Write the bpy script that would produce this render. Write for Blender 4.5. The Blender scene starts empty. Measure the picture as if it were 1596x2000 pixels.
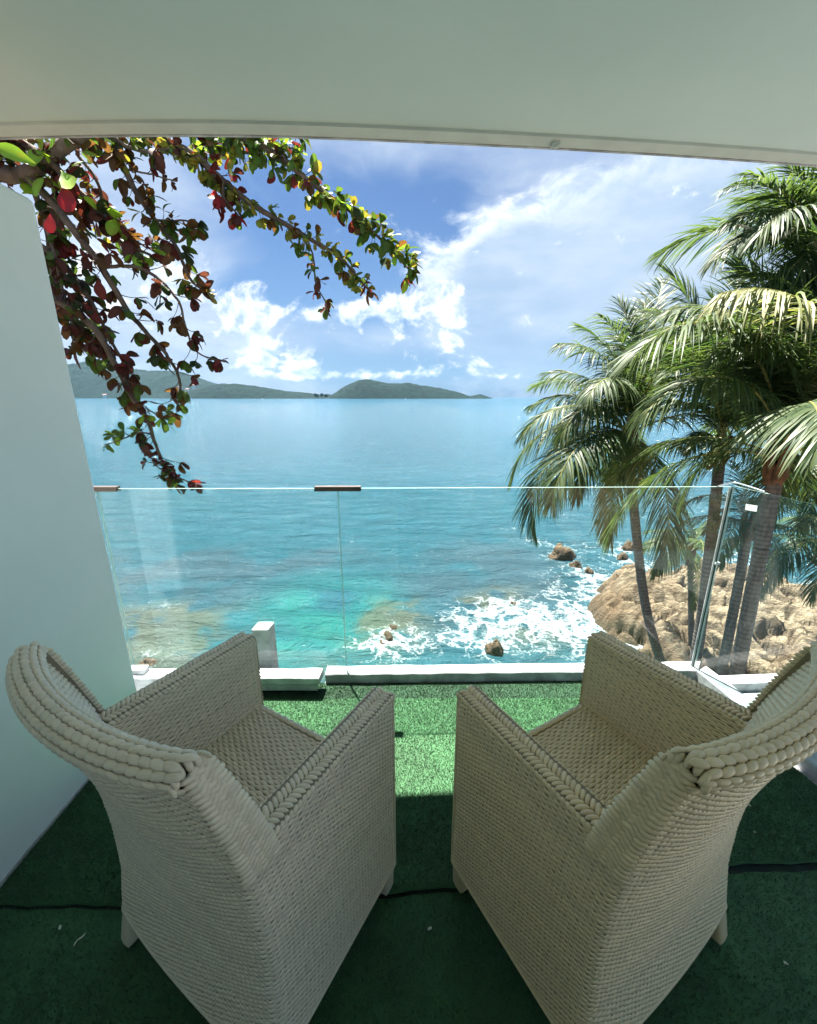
import bpy, math, random
import numpy as np
from mathutils import Vector, Matrix, noise as mnoise
R = math.radians
PI = math.pi
rng = np.random.default_rng(7)
random.seed(7)
sc = bpy.context.scene
COL = sc.collection

# ------------------------------------------------------------------ camera
EYE = 1.5
PITCH = math.atan(224 / 800)
cd = bpy.data.cameras.new('camera'); cam = bpy.data.objects.new('camera', cd); COL.objects.link(cam)
cd.sensor_fit = 'VERTICAL'; cd.sensor_height = 24.0; cd.lens = 24.0 * 800 / 2000
cd.clip_start = 0.02; cd.clip_end = 30000
cam.location = (0, 0, EYE); cam.rotation_euler = (PI / 2 - PITCH, 0, 0)
sc.camera = cam
SEA = -8.0

# ------------------------------------------------------------------ light
SUN_EL, SUN_AZ = R(68), R(-28)          # azimuth from +Y (the sea) towards +X
sd = bpy.data.lights.new('sun', 'SUN'); sun = bpy.data.objects.new('sun', sd); COL.objects.link(sun)
sd.energy = 3.5; sd.angle = R(0.6); sd.color = (1.0, 0.95, 0.87)
dirv = Vector((math.sin(SUN_AZ) * math.cos(SUN_EL), math.cos(SUN_AZ) * math.cos(SUN_EL), math.sin(SUN_EL)))
sun.rotation_euler = dirv.to_track_quat('Z', 'Y').to_euler()
sc.view_settings.view_transform = 'Standard'; sc.view_settings.look = 'None'
sc.view_settings.gamma = 1.0; sc.view_settings.exposure = 3.0; sc.view_settings.use_curve_mapping = False
cy = sc.cycles
cy.max_bounces = 10; cy.diffuse_bounces = 5; cy.glossy_bounces = 3; cy.transmission_bounces = 6
cy.transparent_max_bounces = 16; cy.volume_bounces = 0; cy.sample_clamp_indirect = 6
cy.caustics_reflective = False; cy.caustics_refractive = False


class NT:
    """small node-graph helper"""
    def __init__(s, tree): s.t = tree; tree.nodes.clear()
    def n(s, typ, **kw):
        nd = s.t.nodes.new(typ)
        for k, v in kw.items():
            if k.startswith('i_'):
                key = k[2:]
                key = int(key) if key.isdigit() else key.replace('_', ' ')
                s.set(nd.inputs[key], v)
            else: setattr(nd, k, v)
        return nd
    def set(s, inp, v):
        if isinstance(v, bpy.types.NodeSocket): s.t.links.new(v, inp)
        elif isinstance(v, bpy.types.Node): s.t.links.new(v.outputs[0], inp)
        else:
            if hasattr(inp.default_value, '__len__') and len(inp.default_value) == 4 and hasattr(v, '__len__') and len(v) == 3: v = (*v, 1)
            inp.default_value = v
    def m(s, op, a, b=None, c=None, clamp=False):
        nd = s.t.nodes.new('ShaderNodeMath'); nd.operation = op; nd.use_clamp = clamp
        s.set(nd.inputs[0], a)
        if b is not None: s.set(nd.inputs[1], b)
        if c is not None: s.set(nd.inputs[2], c)
        return nd.outputs[0]
    def vm(s, op, a, b=None):
        nd = s.t.nodes.new('ShaderNodeVectorMath'); nd.operation = op
        s.set(nd.inputs[0], a)
        if b is not None:
            if op == 'SCALE': s.set(nd.inputs['Scale'], b)
            else: s.set(nd.inputs[1], b)
        return nd.outputs['Value'] if op in ('LENGTH', 'DOT_PRODUCT') else nd.outputs[0]
    def mix(s, f, a, b, blend='MIX'):
        nd = s.t.nodes.new('ShaderNodeMix'); nd.data_type = 'RGBA'; nd.blend_type = blend
        s.set(nd.inputs[0], f); s.set(nd.inputs[6], a); s.set(nd.inputs[7], b)
        return nd.outputs[2]
    def noise(s, vec, scale, detail=4, rough=0.55, dist=0.0, out=0, lac=2.0):
        nd = s.t.nodes.new('ShaderNodeTexNoise')
        if vec is not None: s.set(nd.inputs['Vector'], vec)
        nd.inputs['Scale'].default_value = scale; nd.inputs['Detail'].default_value = detail
        nd.inputs['Roughness'].default_value = rough; nd.inputs['Distortion'].default_value = dist
        nd.inputs['Lacunarity'].default_value = lac
        return nd.outputs[out]
    def ramp(s, f, lo, hi):
        nd = s.t.nodes.new('ShaderNodeMapRange'); nd.interpolation_type = 'SMOOTHSTEP'
        s.set(nd.inputs[0], f); nd.inputs[1].default_value = lo; nd.inputs[2].default_value = hi
        return nd.outputs[0]
    def comb(s, x, y, z):
        nd = s.t.nodes.new('ShaderNodeCombineXYZ')
        for i, v in enumerate((x, y, z)): s.set(nd.inputs[i], v)
        return nd.outputs[0]


# ------------------------------------------------------------------ sky with clouds
def pix_dir(px, py):
    x = (px - 798) / 800; u = (1000 - py) / 800
    c, s_ = math.cos(PITCH), math.sin(PITCH)
    return x, c + s_ * u, u * c - s_
def azel(px, py):
    x, y, z = pix_dir(px, py)
    return math.atan2(x, y), math.atan2(z, math.hypot(x, y))
def ground(px, py, z):
    x, y, zz = pix_dir(px, py); k = (z - EYE) / zz
    return x * k, y * k

world = bpy.data.worlds.new('World'); sc.world = world; world.use_nodes = True
w = NT(world.node_tree)
sky = w.n('ShaderNodeTexSky', sky_type='NISHITA', sun_disc=False, sun_elevation=SUN_EL, sun_rotation=SUN_AZ,
          altitude=10.0, air_density=1.0, dust_density=0.6, ozone_density=2.0)
tc = w.n('ShaderNodeTexCoord')
gen = tc.outputs['Generated']
sp = w.n('ShaderNodeSeparateXYZ', i_0=gen)
X, Y, Z = sp.outputs
az = w.m('ARCTAN2', X, Y)
el = w.m('ARCSINE', Z)
P = w.comb(az, w.m('MULTIPLY', el, 1.35), 0.0)
warp = w.noise(P, 3.0, 3, 0.5, out=1)
Pw = w.vm('ADD', P, w.vm('SCALE', w.vm('SUBTRACT', warp, (0.5, 0.5, 0.5)), 0.20))
Pwide = w.comb(w.m('MULTIPLY', az, 0.7), w.m('MULTIPLY', el, 1.9), 2.0)
soft = w.noise(w.vm('ADD', Pwide, w.vm('SCALE', w.vm('SUBTRACT', warp, (0.5, 0.5, 0.5)), 0.5)), 2.6, 9, 0.58)
puff = w.noise(Pw, 14.0, 11, 0.60)
puff2 = w.noise(w.vm('ADD', Pw, (-0.010, 0.018, 0.0)), 14.0, 11, 0.60)

def blob(px, py, rx, ry, ang, amp):
    a0, e0 = azel(px, py)
    dx = w.m('SUBTRACT', az, a0); dy = w.m('SUBTRACT', el, e0)
    ca, sa = math.cos(R(ang)), math.sin(R(ang))
    u = w.m('ADD', w.m('MULTIPLY', dx, ca / rx), w.m('MULTIPLY', dy, sa / rx))
    v = w.m('SUBTRACT', w.m('MULTIPLY', dy, ca / ry), w.m('MULTIPLY', dx, sa / ry))
    q = w.m('ADD', w.m('MULTIPLY', u, u), w.m('MULTIPLY', v, v))
    return w.m('MULTIPLY', w.m('EXPONENT', w.m('MULTIPLY', q, -1.0)), amp)
def addall(l):
    r = l[0]
    for x in l[1:]: r = w.m('ADD', r, x)
    return r
# veil: broad soft layer; the blue window is where it is absent
veil_b = addall([blob(640, 440, .30, .11, -12, -.36), blob(790, 480, .16, .08, 38, -.46), blob(450, 540, .22, .10, 0, -.16), blob(540, 575, .14, .03, 0, -.22),
                 blob(1100, 320, .50, .12, -6, .22), blob(230, 600, .22, .25, 0, .45), blob(600, 650, .40, .05, 0, .22),
                 blob(1080, 748, .40, .05, 0, -.25), blob(700, 310, .3, .05, 0, .10)])
veil = w.ramp(w.m('ADD', soft, veil_b), 0.34, 0.74)
# one large cloud mass with a sunlit upper edge
mass_b = addall([blob(1230, 600, .36, .215, 3, .62), blob(960, 600, .17, .11, 8, .36), blob(1000, 480, .15, .05, 14, .22), blob(1560, 540, .3, .25, 0, .30)])
edge_n = w.m('ADD', w.m('MULTIPLY', puff, 0.55), w.m('MULTIPLY', soft, 0.45))
mf = w.m('ADD', edge_n, mass_b)
mass = w.ramp(mf, 0.66, 0.84)
rim = w.m('MULTIPLY', w.m('SUBTRACT', 1.0, w.ramp(mf, 0.80, 1.12)), w.m('ADD', blob(960, 480, .20, .10, 12, .75), w.m('MULTIPLY', puff, 0.45), clamp=True))
# cumulus heaps over the horizon
band_b = addall([blob(490, 680, .050, .050, 0, .24), blob(560, 700, .06, .035, 0, .18), blob(690, 610, .16, .030, 4, .20), blob(440, 600, .2, .02, 0, .06),
                 blob(780, 650, .05, .05, 0, .16), blob(880, 640, .05, .08, 0, .19), blob(830, 575, .07, .03, 10, .16), blob(760, 728, .20, .018, 0, .14), blob(280, 560, .22, .10, 0, .15), blob(640, 735, .2, .012, 0, .12),
                 blob(985, 735, .05, .008, 0, .14), blob(900, 715, .06, .02, 0, .10)])
cum = w.ramp(w.m('ADD', puff, w.m('MULTIPLY', band_b, 1.25)), 0.625, 0.80)
relief = w.m('MULTIPLY', w.m('SUBTRACT', puff, puff2), 5.0)
lit = w.m('ADD', 0.60, relief, clamp=True)
skycol = w.mix(1.0, sky.outputs[0], (0.19, 0.24, 0.30, 1), 'MULTIPLY')
horizon = w.ramp(el, 0.34, 0.0)
skycol = w.mix(w.m('MULTIPLY', horizon, 0.70), skycol, (0.70, 1.2, 2.0, 1))
vn = w.ramp(w.noise(Pwide, 5.5, 8, 0.6), 0.30, 0.70)
veilcol = w.mix(vn, (1.3, 1.65, 2.25, 1), (2.1, 2.4, 2.75, 1))
masscol = w.mix(rim, w.mix(vn, (1.2, 1.65, 2.25, 1), (1.8, 2.15, 2.6, 1)), w.mix(lit, (2.1, 2.5, 2.9, 1), (3.4, 3.5, 3.6, 1)))
cumcol = w.mix(lit, (1.5, 2.0, 2.7, 1), (3.4, 3.5, 3.6, 1))
col = w.mix(w.m('MULTIPLY', veil, 0.82), skycol, veilcol)
col = w.mix(w.m('MULTIPLY', mass, w.m('ADD', .30, w.m('MULTIPLY', w.ramp(el, 0.02, 0.26), .62))), col, masscol)
col = w.mix(w.m('MULTIPLY', cum, 0.88), col, cumcol)
bg = w.n('ShaderNodeBackground', i_Color=col, i_Strength=0.05)
wo = w.n('ShaderNodeOutputWorld'); w.t.links.new(bg.outputs[0], wo.inputs[0])


# ------------------------------------------------------------------ helpers
def tag(o, label=None, cat=None, group=None, kind=None):
    if label: o['label'] = label
    if cat: o['category'] = cat
    if group: o['group'] = group
    if kind: o['kind'] = kind
    return o
def link(name, data, parent=None, loc=None):
    o = bpy.data.objects.new(name, data); COL.objects.link(o)
    if parent is not None: o.parent = parent
    if loc is not None: o.location = loc
    return o
def empty(name, loc=(0, 0, 0), rz=0.0):
    o = bpy.data.objects.new(name, None); COL.objects.link(o); o.location = loc; o.rotation_euler[2] = rz
    o.empty_display_size = 0.1
    return o
def mesh_np(name, V, F, mat=None, smooth=True, attrs=None):
    """V (n,3), F (m,k) uniform polygons"""
    V = np.asarray(V, dtype=np.float32); F = np.asarray(F, dtype=np.int32)
    me = bpy.data.meshes.new(name)
    n, (m, k) = len(V), F.shape
    me.vertices.add(n); me.vertices.foreach_set('co', V.ravel())
    me.loops.add(m * k); me.loops.foreach_set('vertex_index', F.ravel())
    me.polygons.add(m); me.polygons.foreach_set('loop_start', np.arange(m, dtype=np.int32) * k)
    if smooth: me.polygons.foreach_set('use_smooth', np.ones(m, dtype=bool))
    if attrs:
        for an, arr in attrs.items():
            arr = np.asarray(arr, dtype=np.float32)
            if arr.ndim == 1:
                a = me.attributes.new(an, 'FLOAT', 'POINT'); a.data.foreach_set('value', arr)
            else:
                a = me.attributes.new(an, 'FLOAT_COLOR', 'POINT')
                if arr.shape[1] == 3: arr = np.hstack([arr, np.ones((len(arr), 1), np.float32)])
                a.data.foreach_set('color', arr.ravel())
    me.update(calc_edges=True)
    if mat: me.materials.append(mat)
    return me
class MB:
    """collects mixed shapes into one mesh"""
    def __init__(s): s.V = []; s.F = []
    def add(s, V, F):
        b = len(s.V); s.V += [tuple(map(float, v)) for v in V]; s.F += [tuple(i + b for i in f) for f in F]
    def box(s, x0, x1, y0, y1, z0, z1):
        s.add([(x0, y0, z0), (x1, y0, z0), (x1, y1, z0), (x0, y1, z0), (x0, y0, z1), (x1, y0, z1), (x1, y1, z1), (x0, y1, z1)],
              [(0, 3, 2, 1), (4, 5, 6, 7), (0, 1, 5, 4), (1, 2, 6, 5), (2, 3, 7, 6), (3, 0, 4, 7)])
    def prism(s, poly, z0, z1):
        n = len(poly)
        s.add([(x, y, z0) for x, y in poly] + [(x, y, z1) for x, y in poly],
              [tuple(range(n - 1, -1, -1)), tuple(range(n, 2 * n))] + [(i, (i + 1) % n, n + (i + 1) % n, n + i) for i in range(n)])
    def obj(s, name, mat, parent=None, smooth=False, bevel=0.0, loc=None):
        me = bpy.data.meshes.new(name); me.from_pydata(s.V, [], s.F)
        if smooth:
            for p in me.polygons: p.use_smooth = True
        me.materials.append(mat); me.update()
        o = link(name, me, parent, loc)
        if bevel:
            md = o.modifiers.new('bevel', 'BEVEL'); md.width = bevel; md.segments = 3; md.limit_method = 'ANGLE'
        return o
def tube(pts, rad, nseg=8, close=True):
    pts = np.asarray(pts, float); n = len(pts)
    rad = np.broadcast_to(np.asarray(rad, float), (n,))
    T = np.gradient(pts, axis=0); T /= np.linalg.norm(T, axis=1)[:, None] + 1e-9
    ref = np.array([0.31, 0.95, 0.05]) if abs(T[0][2]) > 0.6 else np.array([0, 0, 1.0])
    A = np.cross(T, ref); A /= np.linalg.norm(A, axis=1)[:, None] + 1e-9
    B = np.cross(T, A)
    th = np.linspace(0, 2 * PI, nseg, endpoint=False)
    V = pts[:, None, :] + rad[:, None, None] * (np.cos(th)[None, :, None] * A[:, None, :] + np.sin(th)[None, :, None] * B[:, None, :])
    V = V.reshape(-1, 3)
    i = np.arange(n - 1)[:, None] * nseg; j = np.arange(nseg)[None, :]; jn = (j + 1) % nseg
    F = np.stack([i + j, i + jn, i + nseg + jn, i + nseg + j], -1).reshape(-1, 4)
    return V, F
def join(parts):
    Vs, Fs, b = [], [], 0
    for V, F in parts:
        Vs.append(V); Fs.append(F + b); b += len(V)
    return np.vstack(Vs), np.vstack(Fs)
def spline(pts, n):
    """Catmull-Rom through pts"""
    p = np.asarray(pts, float); p = np.vstack([2 * p[0] - p[1], p, 2 * p[-1] - p[-2]])
    t = np.linspace(0, len(p) - 3 - 1e-6, n); i = t.astype(int); f = (t - i)[:, None]
    a, b, c, d = p[i], p[i + 1], p[i + 2], p[i + 3]
    return 0.5 * ((2 * b) + (c - a) * f + (2 * a - 5 * b + 4 * c - d) * f ** 2 + (3 * b - a - 3 * c + d) * f ** 3)
def fbm2(x, y, seed=0, octaves=4, scale=1.0, ridge=False):
    """value-noise fbm on numpy arrays"""
    r = np.random.default_rng(seed); out = np.zeros_like(x, dtype=float); amp = 1.0; tot = 0
    for o in range(octaves):
        tab = r.random((256, 256))
        xs, ys = x * scale + r.random() * 99, y * scale + r.random() * 99
        xi, yi = np.floor(xs).astype(int), np.floor(ys).astype(int)
        fx, fy = xs - xi, ys - yi; fx = fx * fx * (3 - 2 * fx); fy = fy * fy * (3 - 2 * fy)
        a = tab[xi & 255, yi & 255]; b = tab[(xi + 1) & 255, yi & 255]; c = tab[xi & 255, (yi + 1) & 255]; d = tab[(xi + 1) & 255, (yi + 1) & 255]
        v = (a * (1 - fx) + b * fx) * (1 - fy) + (c * (1 - fx) + d * fx) * fy
        if ridge: v = 1 - np.abs(2 * v - 1)
        out += v * amp; tot += amp; amp *= 0.5; scale = scale * 2.03
    return out / tot


# ------------------------------------------------------------------ materials
def new_mat(name):
    m = bpy.data.materials.new(name); m.use_nodes = True
    return m, NT(m.node_tree)
def out(g, sh, disp=None):
    o = g.n('ShaderNodeOutputMaterial'); g.t.links.new(sh.outputs[0] if hasattr(sh, 'outputs') else sh, o.inputs[0])
def bumpn(g, h, strength, dist):
    return g.n('ShaderNodeBump', i_Strength=strength, i_Distance=dist, i_Height=h).outputs[0]
def simple(name, colr, rough=0.6, var=0.08, nscale=6.0, bump=0.15, bdist=0.002, bscale=200.0, spec=0.4, metallic=0.0):
    m, g = new_mat(name)
    ob = g.n('ShaderNodeTexCoord').outputs['Object']
    n1 = g.noise(ob, nscale, 5, 0.6)
    c = g.mix(g.ramp(n1, 0.3, 0.7), tuple(x * (1 - var) for x in colr), tuple(min(1, x * (1 + var)) for x in colr))
    nb = g.noise(ob, bscale, 3, 0.6)
    p = g.n('ShaderNodeBsdfPrincipled', i_Base_Color=c, i_Roughness=rough, i_Metallic=metallic, i_Normal=bumpn(g, nb, bump, bdist))
    p.inputs['Specular IOR Level'].default_value = spec
    out(g, p); return m

def m_plaster(name='white_painted_plaster', ca=(0.80, 0.86, 0.88), cb=(0.86, 0.91, 0.92)):
    m, g = new_mat(name)
    ob = g.n('ShaderNodeTexCoord').outputs['Object']
    big = g.noise(ob, 1.1, 5, 0.6); fine = g.noise(ob, 90, 4, 0.6); mid = g.noise(ob, 9, 4, 0.6)
    c = g.mix(g.ramp(big, 0.3, 0.75), (*ca, 1), (*cb, 1))
    c = g.mix(g.m('MULTIPLY', g.ramp(mid, 0.55, 0.8), 0.10), c, (0.60, 0.62, 0.58, 1))
    h = g.m('ADD', g.m('MULTIPLY', fine, 0.3), mid)
    p = g.n('ShaderNodeBsdfPrincipled', i_Base_Color=c, i_Roughness=0.7, i_Normal=bumpn(g, h, 0.12, 0.004))
    out(g, p); return m
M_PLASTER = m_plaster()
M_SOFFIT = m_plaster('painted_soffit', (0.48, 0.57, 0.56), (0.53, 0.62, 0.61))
M_TRIM = simple('weathered_white_paint', (0.40, 0.40, 0.42), 0.55, 0.35, 9, 0.3, 0.003, 60)
M_STRIP = simple('grey_edge_strip', (0.50, 0.53, 0.50), 0.6, 0.06)
M_DARK = simple('dark_aluminium', (0.16, 0.13, 0.11), 0.35, 0.1, metallic=0.6)
M_STEEL = simple('polished_steel', (0.6, 0.62, 0.62), 0.25, 0.05, metallic=0.9)
M_RUBBER_SHADE = simple('black_rubber_and_shade', (0.03, 0.03, 0.03), 0.6)
M_PATCH = simple('white_patch', (0.75, 0.78, 0.76), 0.5)  # white for the painted reflection and the corner spacer
M_SCRAP = simple('pale_scrap', (0.72, 0.75, 0.62), 0.7)
M_GREYROOF = simple('grey_roof_coating', (0.27, 0.30, 0.30), 0.5, 0.2, 3, 0.3, 0.01, 20)

def m_glass():
    m, g = new_mat('clear_glass')
    fr = g.n('ShaderNodeFresnel', i_IOR=1.45)
    tr = g.n('ShaderNodeBsdfTransparent', i_Color=(0.93, 0.975, 0.96, 1))
    gl = g.n('ShaderNodeBsdfGlossy', i_Color=(1, 1, 1, 1), i_Roughness=0.01)
    df = g.n('ShaderNodeBsdfDiffuse', i_Color=(0.8, 0.85, 0.85, 1))
    ob = g.n('ShaderNodeTexCoord').outputs['Object']
    sm = g.n('ShaderNodeMapping', i_0=ob); sm.inputs['Scale'].default_value = (6, 6, 1.2)
    dirt = g.m('ADD', g.m('MULTIPLY', g.ramp(g.noise(sm.outputs[0], 2.5, 6, 0.65), 0.35, 0.8), 0.05), g.m('MULTIPLY', g.ramp(g.noise(ob, 55, 3, 0.6), 0.66, 0.74), 0.12))
    front = g.m('SUBTRACT', 1.0, g.n('ShaderNodeNewGeometry').outputs['Backfacing'])
    a = g.n('ShaderNodeMixShader', i_0=g.m('MULTIPLY', fr.outputs[0], front)); g.t.links.new(tr.outputs[0], a.inputs[1]); g.t.links.new(gl.outputs[0], a.inputs[2])
    b = g.n('ShaderNodeMixShader', i_0=dirt); g.t.links.new(a.outputs[0], b.inputs[1]); g.t.links.new(df.outputs[0], b.inputs[2])
    out(g, b); return m
M_GLASS = m_glass()
def m_gedge():
    m, g = new_mat('glass_edge')
    p = g.n('ShaderNodeBsdfPrincipled', i_Base_Color=(0.45, 0.62, 0.58, 1), i_Roughness=0.25)
    tr = g.n('ShaderNodeBsdfTransparent', i_Color=(0.9, 1, 0.97, 1))
    a = g.n('ShaderNodeMixShader', i_0=0.55); g.t.links.new(tr.outputs[0], a.inputs[1]); g.t.links.new(p.outputs[0], a.inputs[2])
    out(g, a); return m
M_GEDGE = m_gedge()

def m_wicker(dark=1.0, name='wicker'):
    m, g = new_mat(name)
    at = g.n('ShaderNodeAttribute', attribute_name='tone')
    oi = g.n('ShaderNodeObjectInfo')
    ob = g.n('ShaderNodeTexCoord').outputs['Object']
    big = g.noise(ob, 5, 4, 0.6)
    tone = g.m('ADD', g.m('MULTIPLY', at.outputs['Fac'], 0.6), g.m('MULTIPLY', oi.outputs['Random'], 0.0))
    base = g.mix(tone, (0.78, 0.78, 0.78, 1), (1.05, 1.05, 1.04, 1))
    c = g.mix(1.0, base, oi.outputs['Color'], 'MULTIPLY')
    c = g.mix(g.m('MULTIPLY', g.ramp(big, 0.45, 0.75), 0.25), c, g.mix(1.0, c, (0.80, 0.79, 0.74, 1), 'MULTIPLY'))
    if dark < 1: c = g.mix(1.0, c, (dark, dark, dark * .95, 1), 'MULTIPLY')
    fine = g.noise(ob, 700, 2, 0.5)
    p = g.n('ShaderNodeBsdfPrincipled', i_Base_Color=c, i_Roughness=0.36, i_Normal=bumpn(g, fine, 0.15, 0.0006))
    p.inputs['Specular IOR Level'].default_value = 0.6
    out(g, p); return m
M_WICK = m_wicker(); M_WICKSHADE = m_wicker(0.34, 'wicker_shade_backing')  # backing darkened to stand in for the dark interior behind the weave

def m_turf(colr, name):
    m, g = new_mat(name)
    ob = g.n('ShaderNodeTexCoord').outputs['Object']
    n1 = g.noise(ob, 4, 6, 0.65); n2 = g.noise(ob, 60, 3, 0.7); n3 = g.noise(ob, 500, 2, 0.6)
    at = g.n('ShaderNodeAttribute', attribute_name='tone')
    c = g.mix(g.ramp(n1, 0.3, 0.7), tuple(x * 0.75 for x in colr) + (1,), tuple(x * 1.25 for x in colr) + (1,))
    c = g.mix(g.m('MULTIPLY', g.ramp(n2, 0.35, 0.7), 0.5), c, tuple(x * f for x, f in zip(colr, (0.6, 0.7, 0.6))) + (1,))
    c = g.mix(g.m('MULTIPLY', at.outputs['Fac'], 0.5), c, tuple(x * f for x, f in zip(colr, (2.4, 1.6, 1.9))) + (1,))
    p = g.n('ShaderNodeBsdfPrincipled', i_Base_Color=c, i_Roughness=0.6, i_Normal=bumpn(g, n3, 0.6, 0.004))
    p.inputs['Specular IOR Level'].default_value = 0.35
    p.inputs['Sheen Weight'].default_value = 0.15
    out(g, p); return m
M_TURF = m_turf((0.034, 0.122, 0.043), 'green_artificial_turf')
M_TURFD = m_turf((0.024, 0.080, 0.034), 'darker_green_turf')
M_TURFEDGE = simple('turf_backing', (0.02, 0.035, 0.03), 0.9)

def m_frond(c1, c2, name, trans=0.35):
    m, g = new_mat(name)
    at = g.n('ShaderNodeAttribute', attribute_name='tone')
    c = g.mix(at.outputs['Fac'], (*c1, 1), (*c2, 1))
    pr = g.n('ShaderNodeBsdfPrincipled', i_Base_Color=c, i_Roughness=0.5); pr.inputs['Specular IOR Level'].default_value = 0.35
    tl = g.n('ShaderNodeBsdfTranslucent', i_Color=g.mix(1.0, c, (1.9, 2.0, 1.0, 1), 'MULTIPLY'))
    a = g.n('ShaderNodeMixShader', i_0=trans); g.t.links.new(pr.outputs[0], a.inputs[1]); g.t.links.new(tl.outputs[0], a.inputs[2])
    out(g, a); return m
M_FROND = m_frond((0.024, 0.056, 0.022), (0.110, 0.145, 0.052), 'palm_leaflets')
M_FRONDY = m_frond((0.10, 0.13, 0.045), (0.30, 0.28, 0.12), 'yellowing_palm_leaflets', 0.3)
M_PETIOLE = simple('palm_petiole', (0.24, 0.23, 0.06), 0.4, 0.3, 3)
M_SHEATH = simple('brown_leaf_sheath', (0.14, 0.07, 0.035), 0.85, 0.4, 8)
M_STALK = simple('pale_flower_stalk', (0.42, 0.36, 0.24), 0.6, 0.2, 8)
M_NUT = simple('coconut_husk', (0.16, 0.12, 0.04), 0.5, 0.4, 6)

def m_trunk():
    m, g = new_mat('palm_trunk_bark')
    at = g.n('ShaderNodeAttribute', attribute_name='tone')
    ob = g.n('ShaderNodeTexCoord').outputs['Object']
    mp = g.n('ShaderNodeMapping', i_0=ob); mp.inputs['Scale'].default_value = (1, 1, 0.15)
    st = g.noise(mp.outputs[0], 30, 5, 0.7); bl = g.noise(ob, 4, 5, 0.65)
    c = g.mix(g.ramp(st, 0.3, 0.7), (0.085, 0.070, 0.062, 1), (0.20, 0.165, 0.145, 1))
    c = g.mix(g.m('MULTIPLY', g.ramp(bl, 0.5, 0.75), 0.6), c, (0.27, 0.25, 0.21, 1))
    c = g.mix(at.outputs['Fac'], c, (0.045, 0.035, 0.03, 1))
    p = g.n('ShaderNodeBsdfPrincipled', i_Base_Color=c, i_Roughness=0.85, i_Normal=bumpn(g, st, 0.6, 0.02))
    out(g, p); return m
M_TRUNK = m_trunk()
M_BARK = simple('almond_bark', (0.115, 0.085, 0.065), 0.9, 0.4, 12, 0.8, 0.01, 60)

def m_leaf():
    m, g = new_mat('almond_leaf')
    at = g.n('ShaderNodeAttribute', attribute_name='tint')
    ob = g.n('ShaderNodeNewGeometry').outputs['Position']
    c = g.mix(g.m('MULTIPLY', g.ramp(g.noise(ob, 14, 4, 0.6), 0.45, 0.7), 0.45), at.outputs['Color'], g.mix(1.0, at.outputs['Color'], (1.5, 0.55, 0.5, 1), 'MULTIPLY'))
    pr = g.n('ShaderNodeBsdfPrincipled', i_Base_Color=c, i_Roughness=0.52); pr.inputs['Specular IOR Level'].default_value = 0.3
    tl = g.n('ShaderNodeBsdfTranslucent', i_Color=g.mix(1.0, c, (1.6, 1.5, 0.9, 1), 'MULTIPLY'))
    a = g.n('ShaderNodeMixShader', i_0=0.36); g.t.links.new(pr.outputs[0], a.inputs[1]); g.t.links.new(tl.outputs[0], a.inputs[2])
    out(g, a); return m
M_LEAF = m_leaf()

def m_rock():
    m, g = new_mat('tan_shore_rock')
    ob = g.n('ShaderNodeNewGeometry').outputs['Position']
    mp = g.n('ShaderNodeMapping', i_0=ob); mp.inputs['Rotation'].default_value = (0, 0, R(-38)); mp.inputs['Scale'].default_value = (0.35, 1.6, 1.3)
    st = g.noise(mp.outputs[0], 1.6, 8, 0.68); bl = g.noise(ob, 0.9, 6, 0.6); fi = g.noise(ob, 9, 6, 0.7)
    c = g.mix(g.ramp(st, 0.28, 0.72), (0.16, 0.115, 0.072, 1), (0.40, 0.33, 0.235, 1))
    c = g.mix(g.m('MULTIPLY', g.ramp(bl, 0.5, 0.72), 0.55), c, (0.42, 0.35, 0.25, 1))
    c = g.mix(g.m('MULTIPLY', g.ramp(fi, 0.55, 0.75), 0.5), c, (0.20, 0.13, 0.08, 1))
    ck = g.n('ShaderNodeAttribute', attribute_name='crack').outputs['Fac']; tn = g.n('ShaderNodeAttribute', attribute_name='tone').outputs['Fac']
    c = g.mix(1.0, c, g.mix(tn, (0.72, 0.70, 0.66, 1), (1.2, 1.16, 1.12, 1)), 'MULTIPLY')
    c = g.mix(g.m('MULTIPLY', ck, 0.85), c, (0.07, 0.042, 0.025, 1))
    br = g.n('ShaderNodeAttribute', attribute_name='brown').outputs['Fac']
    c = g.mix(g.m('MULTIPLY', br, g.m('ADD', 0.45, g.m('MULTIPLY', g.ramp(bl, 0.35, 0.6), 0.5))), c, (0.12, 0.072, 0.035, 1))
    zz = g.n('ShaderNodeSeparateXYZ', i_0=ob).outputs[2]
    wet = g.m('SUBTRACT', 1.0, g.ramp(g.m('ADD', zz, g.m('MULTIPLY', fi, 0.9)), SEA + 0.85, SEA + 1.6))
    c = g.mix(g.m('MULTIPLY', wet, 0.85), c, (0.085, 0.055, 0.030, 1))
    h = g.m('ADD', g.m('MULTIPLY', st, 1.2), g.m('MULTIPLY', fi, 0.5))
    p = g.n('ShaderNodeBsdfPrincipled', i_Base_Color=c, i_Roughness=0.8, i_Normal=bumpn(g, h, 1.0, 0.22))
    out(g, p); return m
M_ROCK = m_rock()

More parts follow.
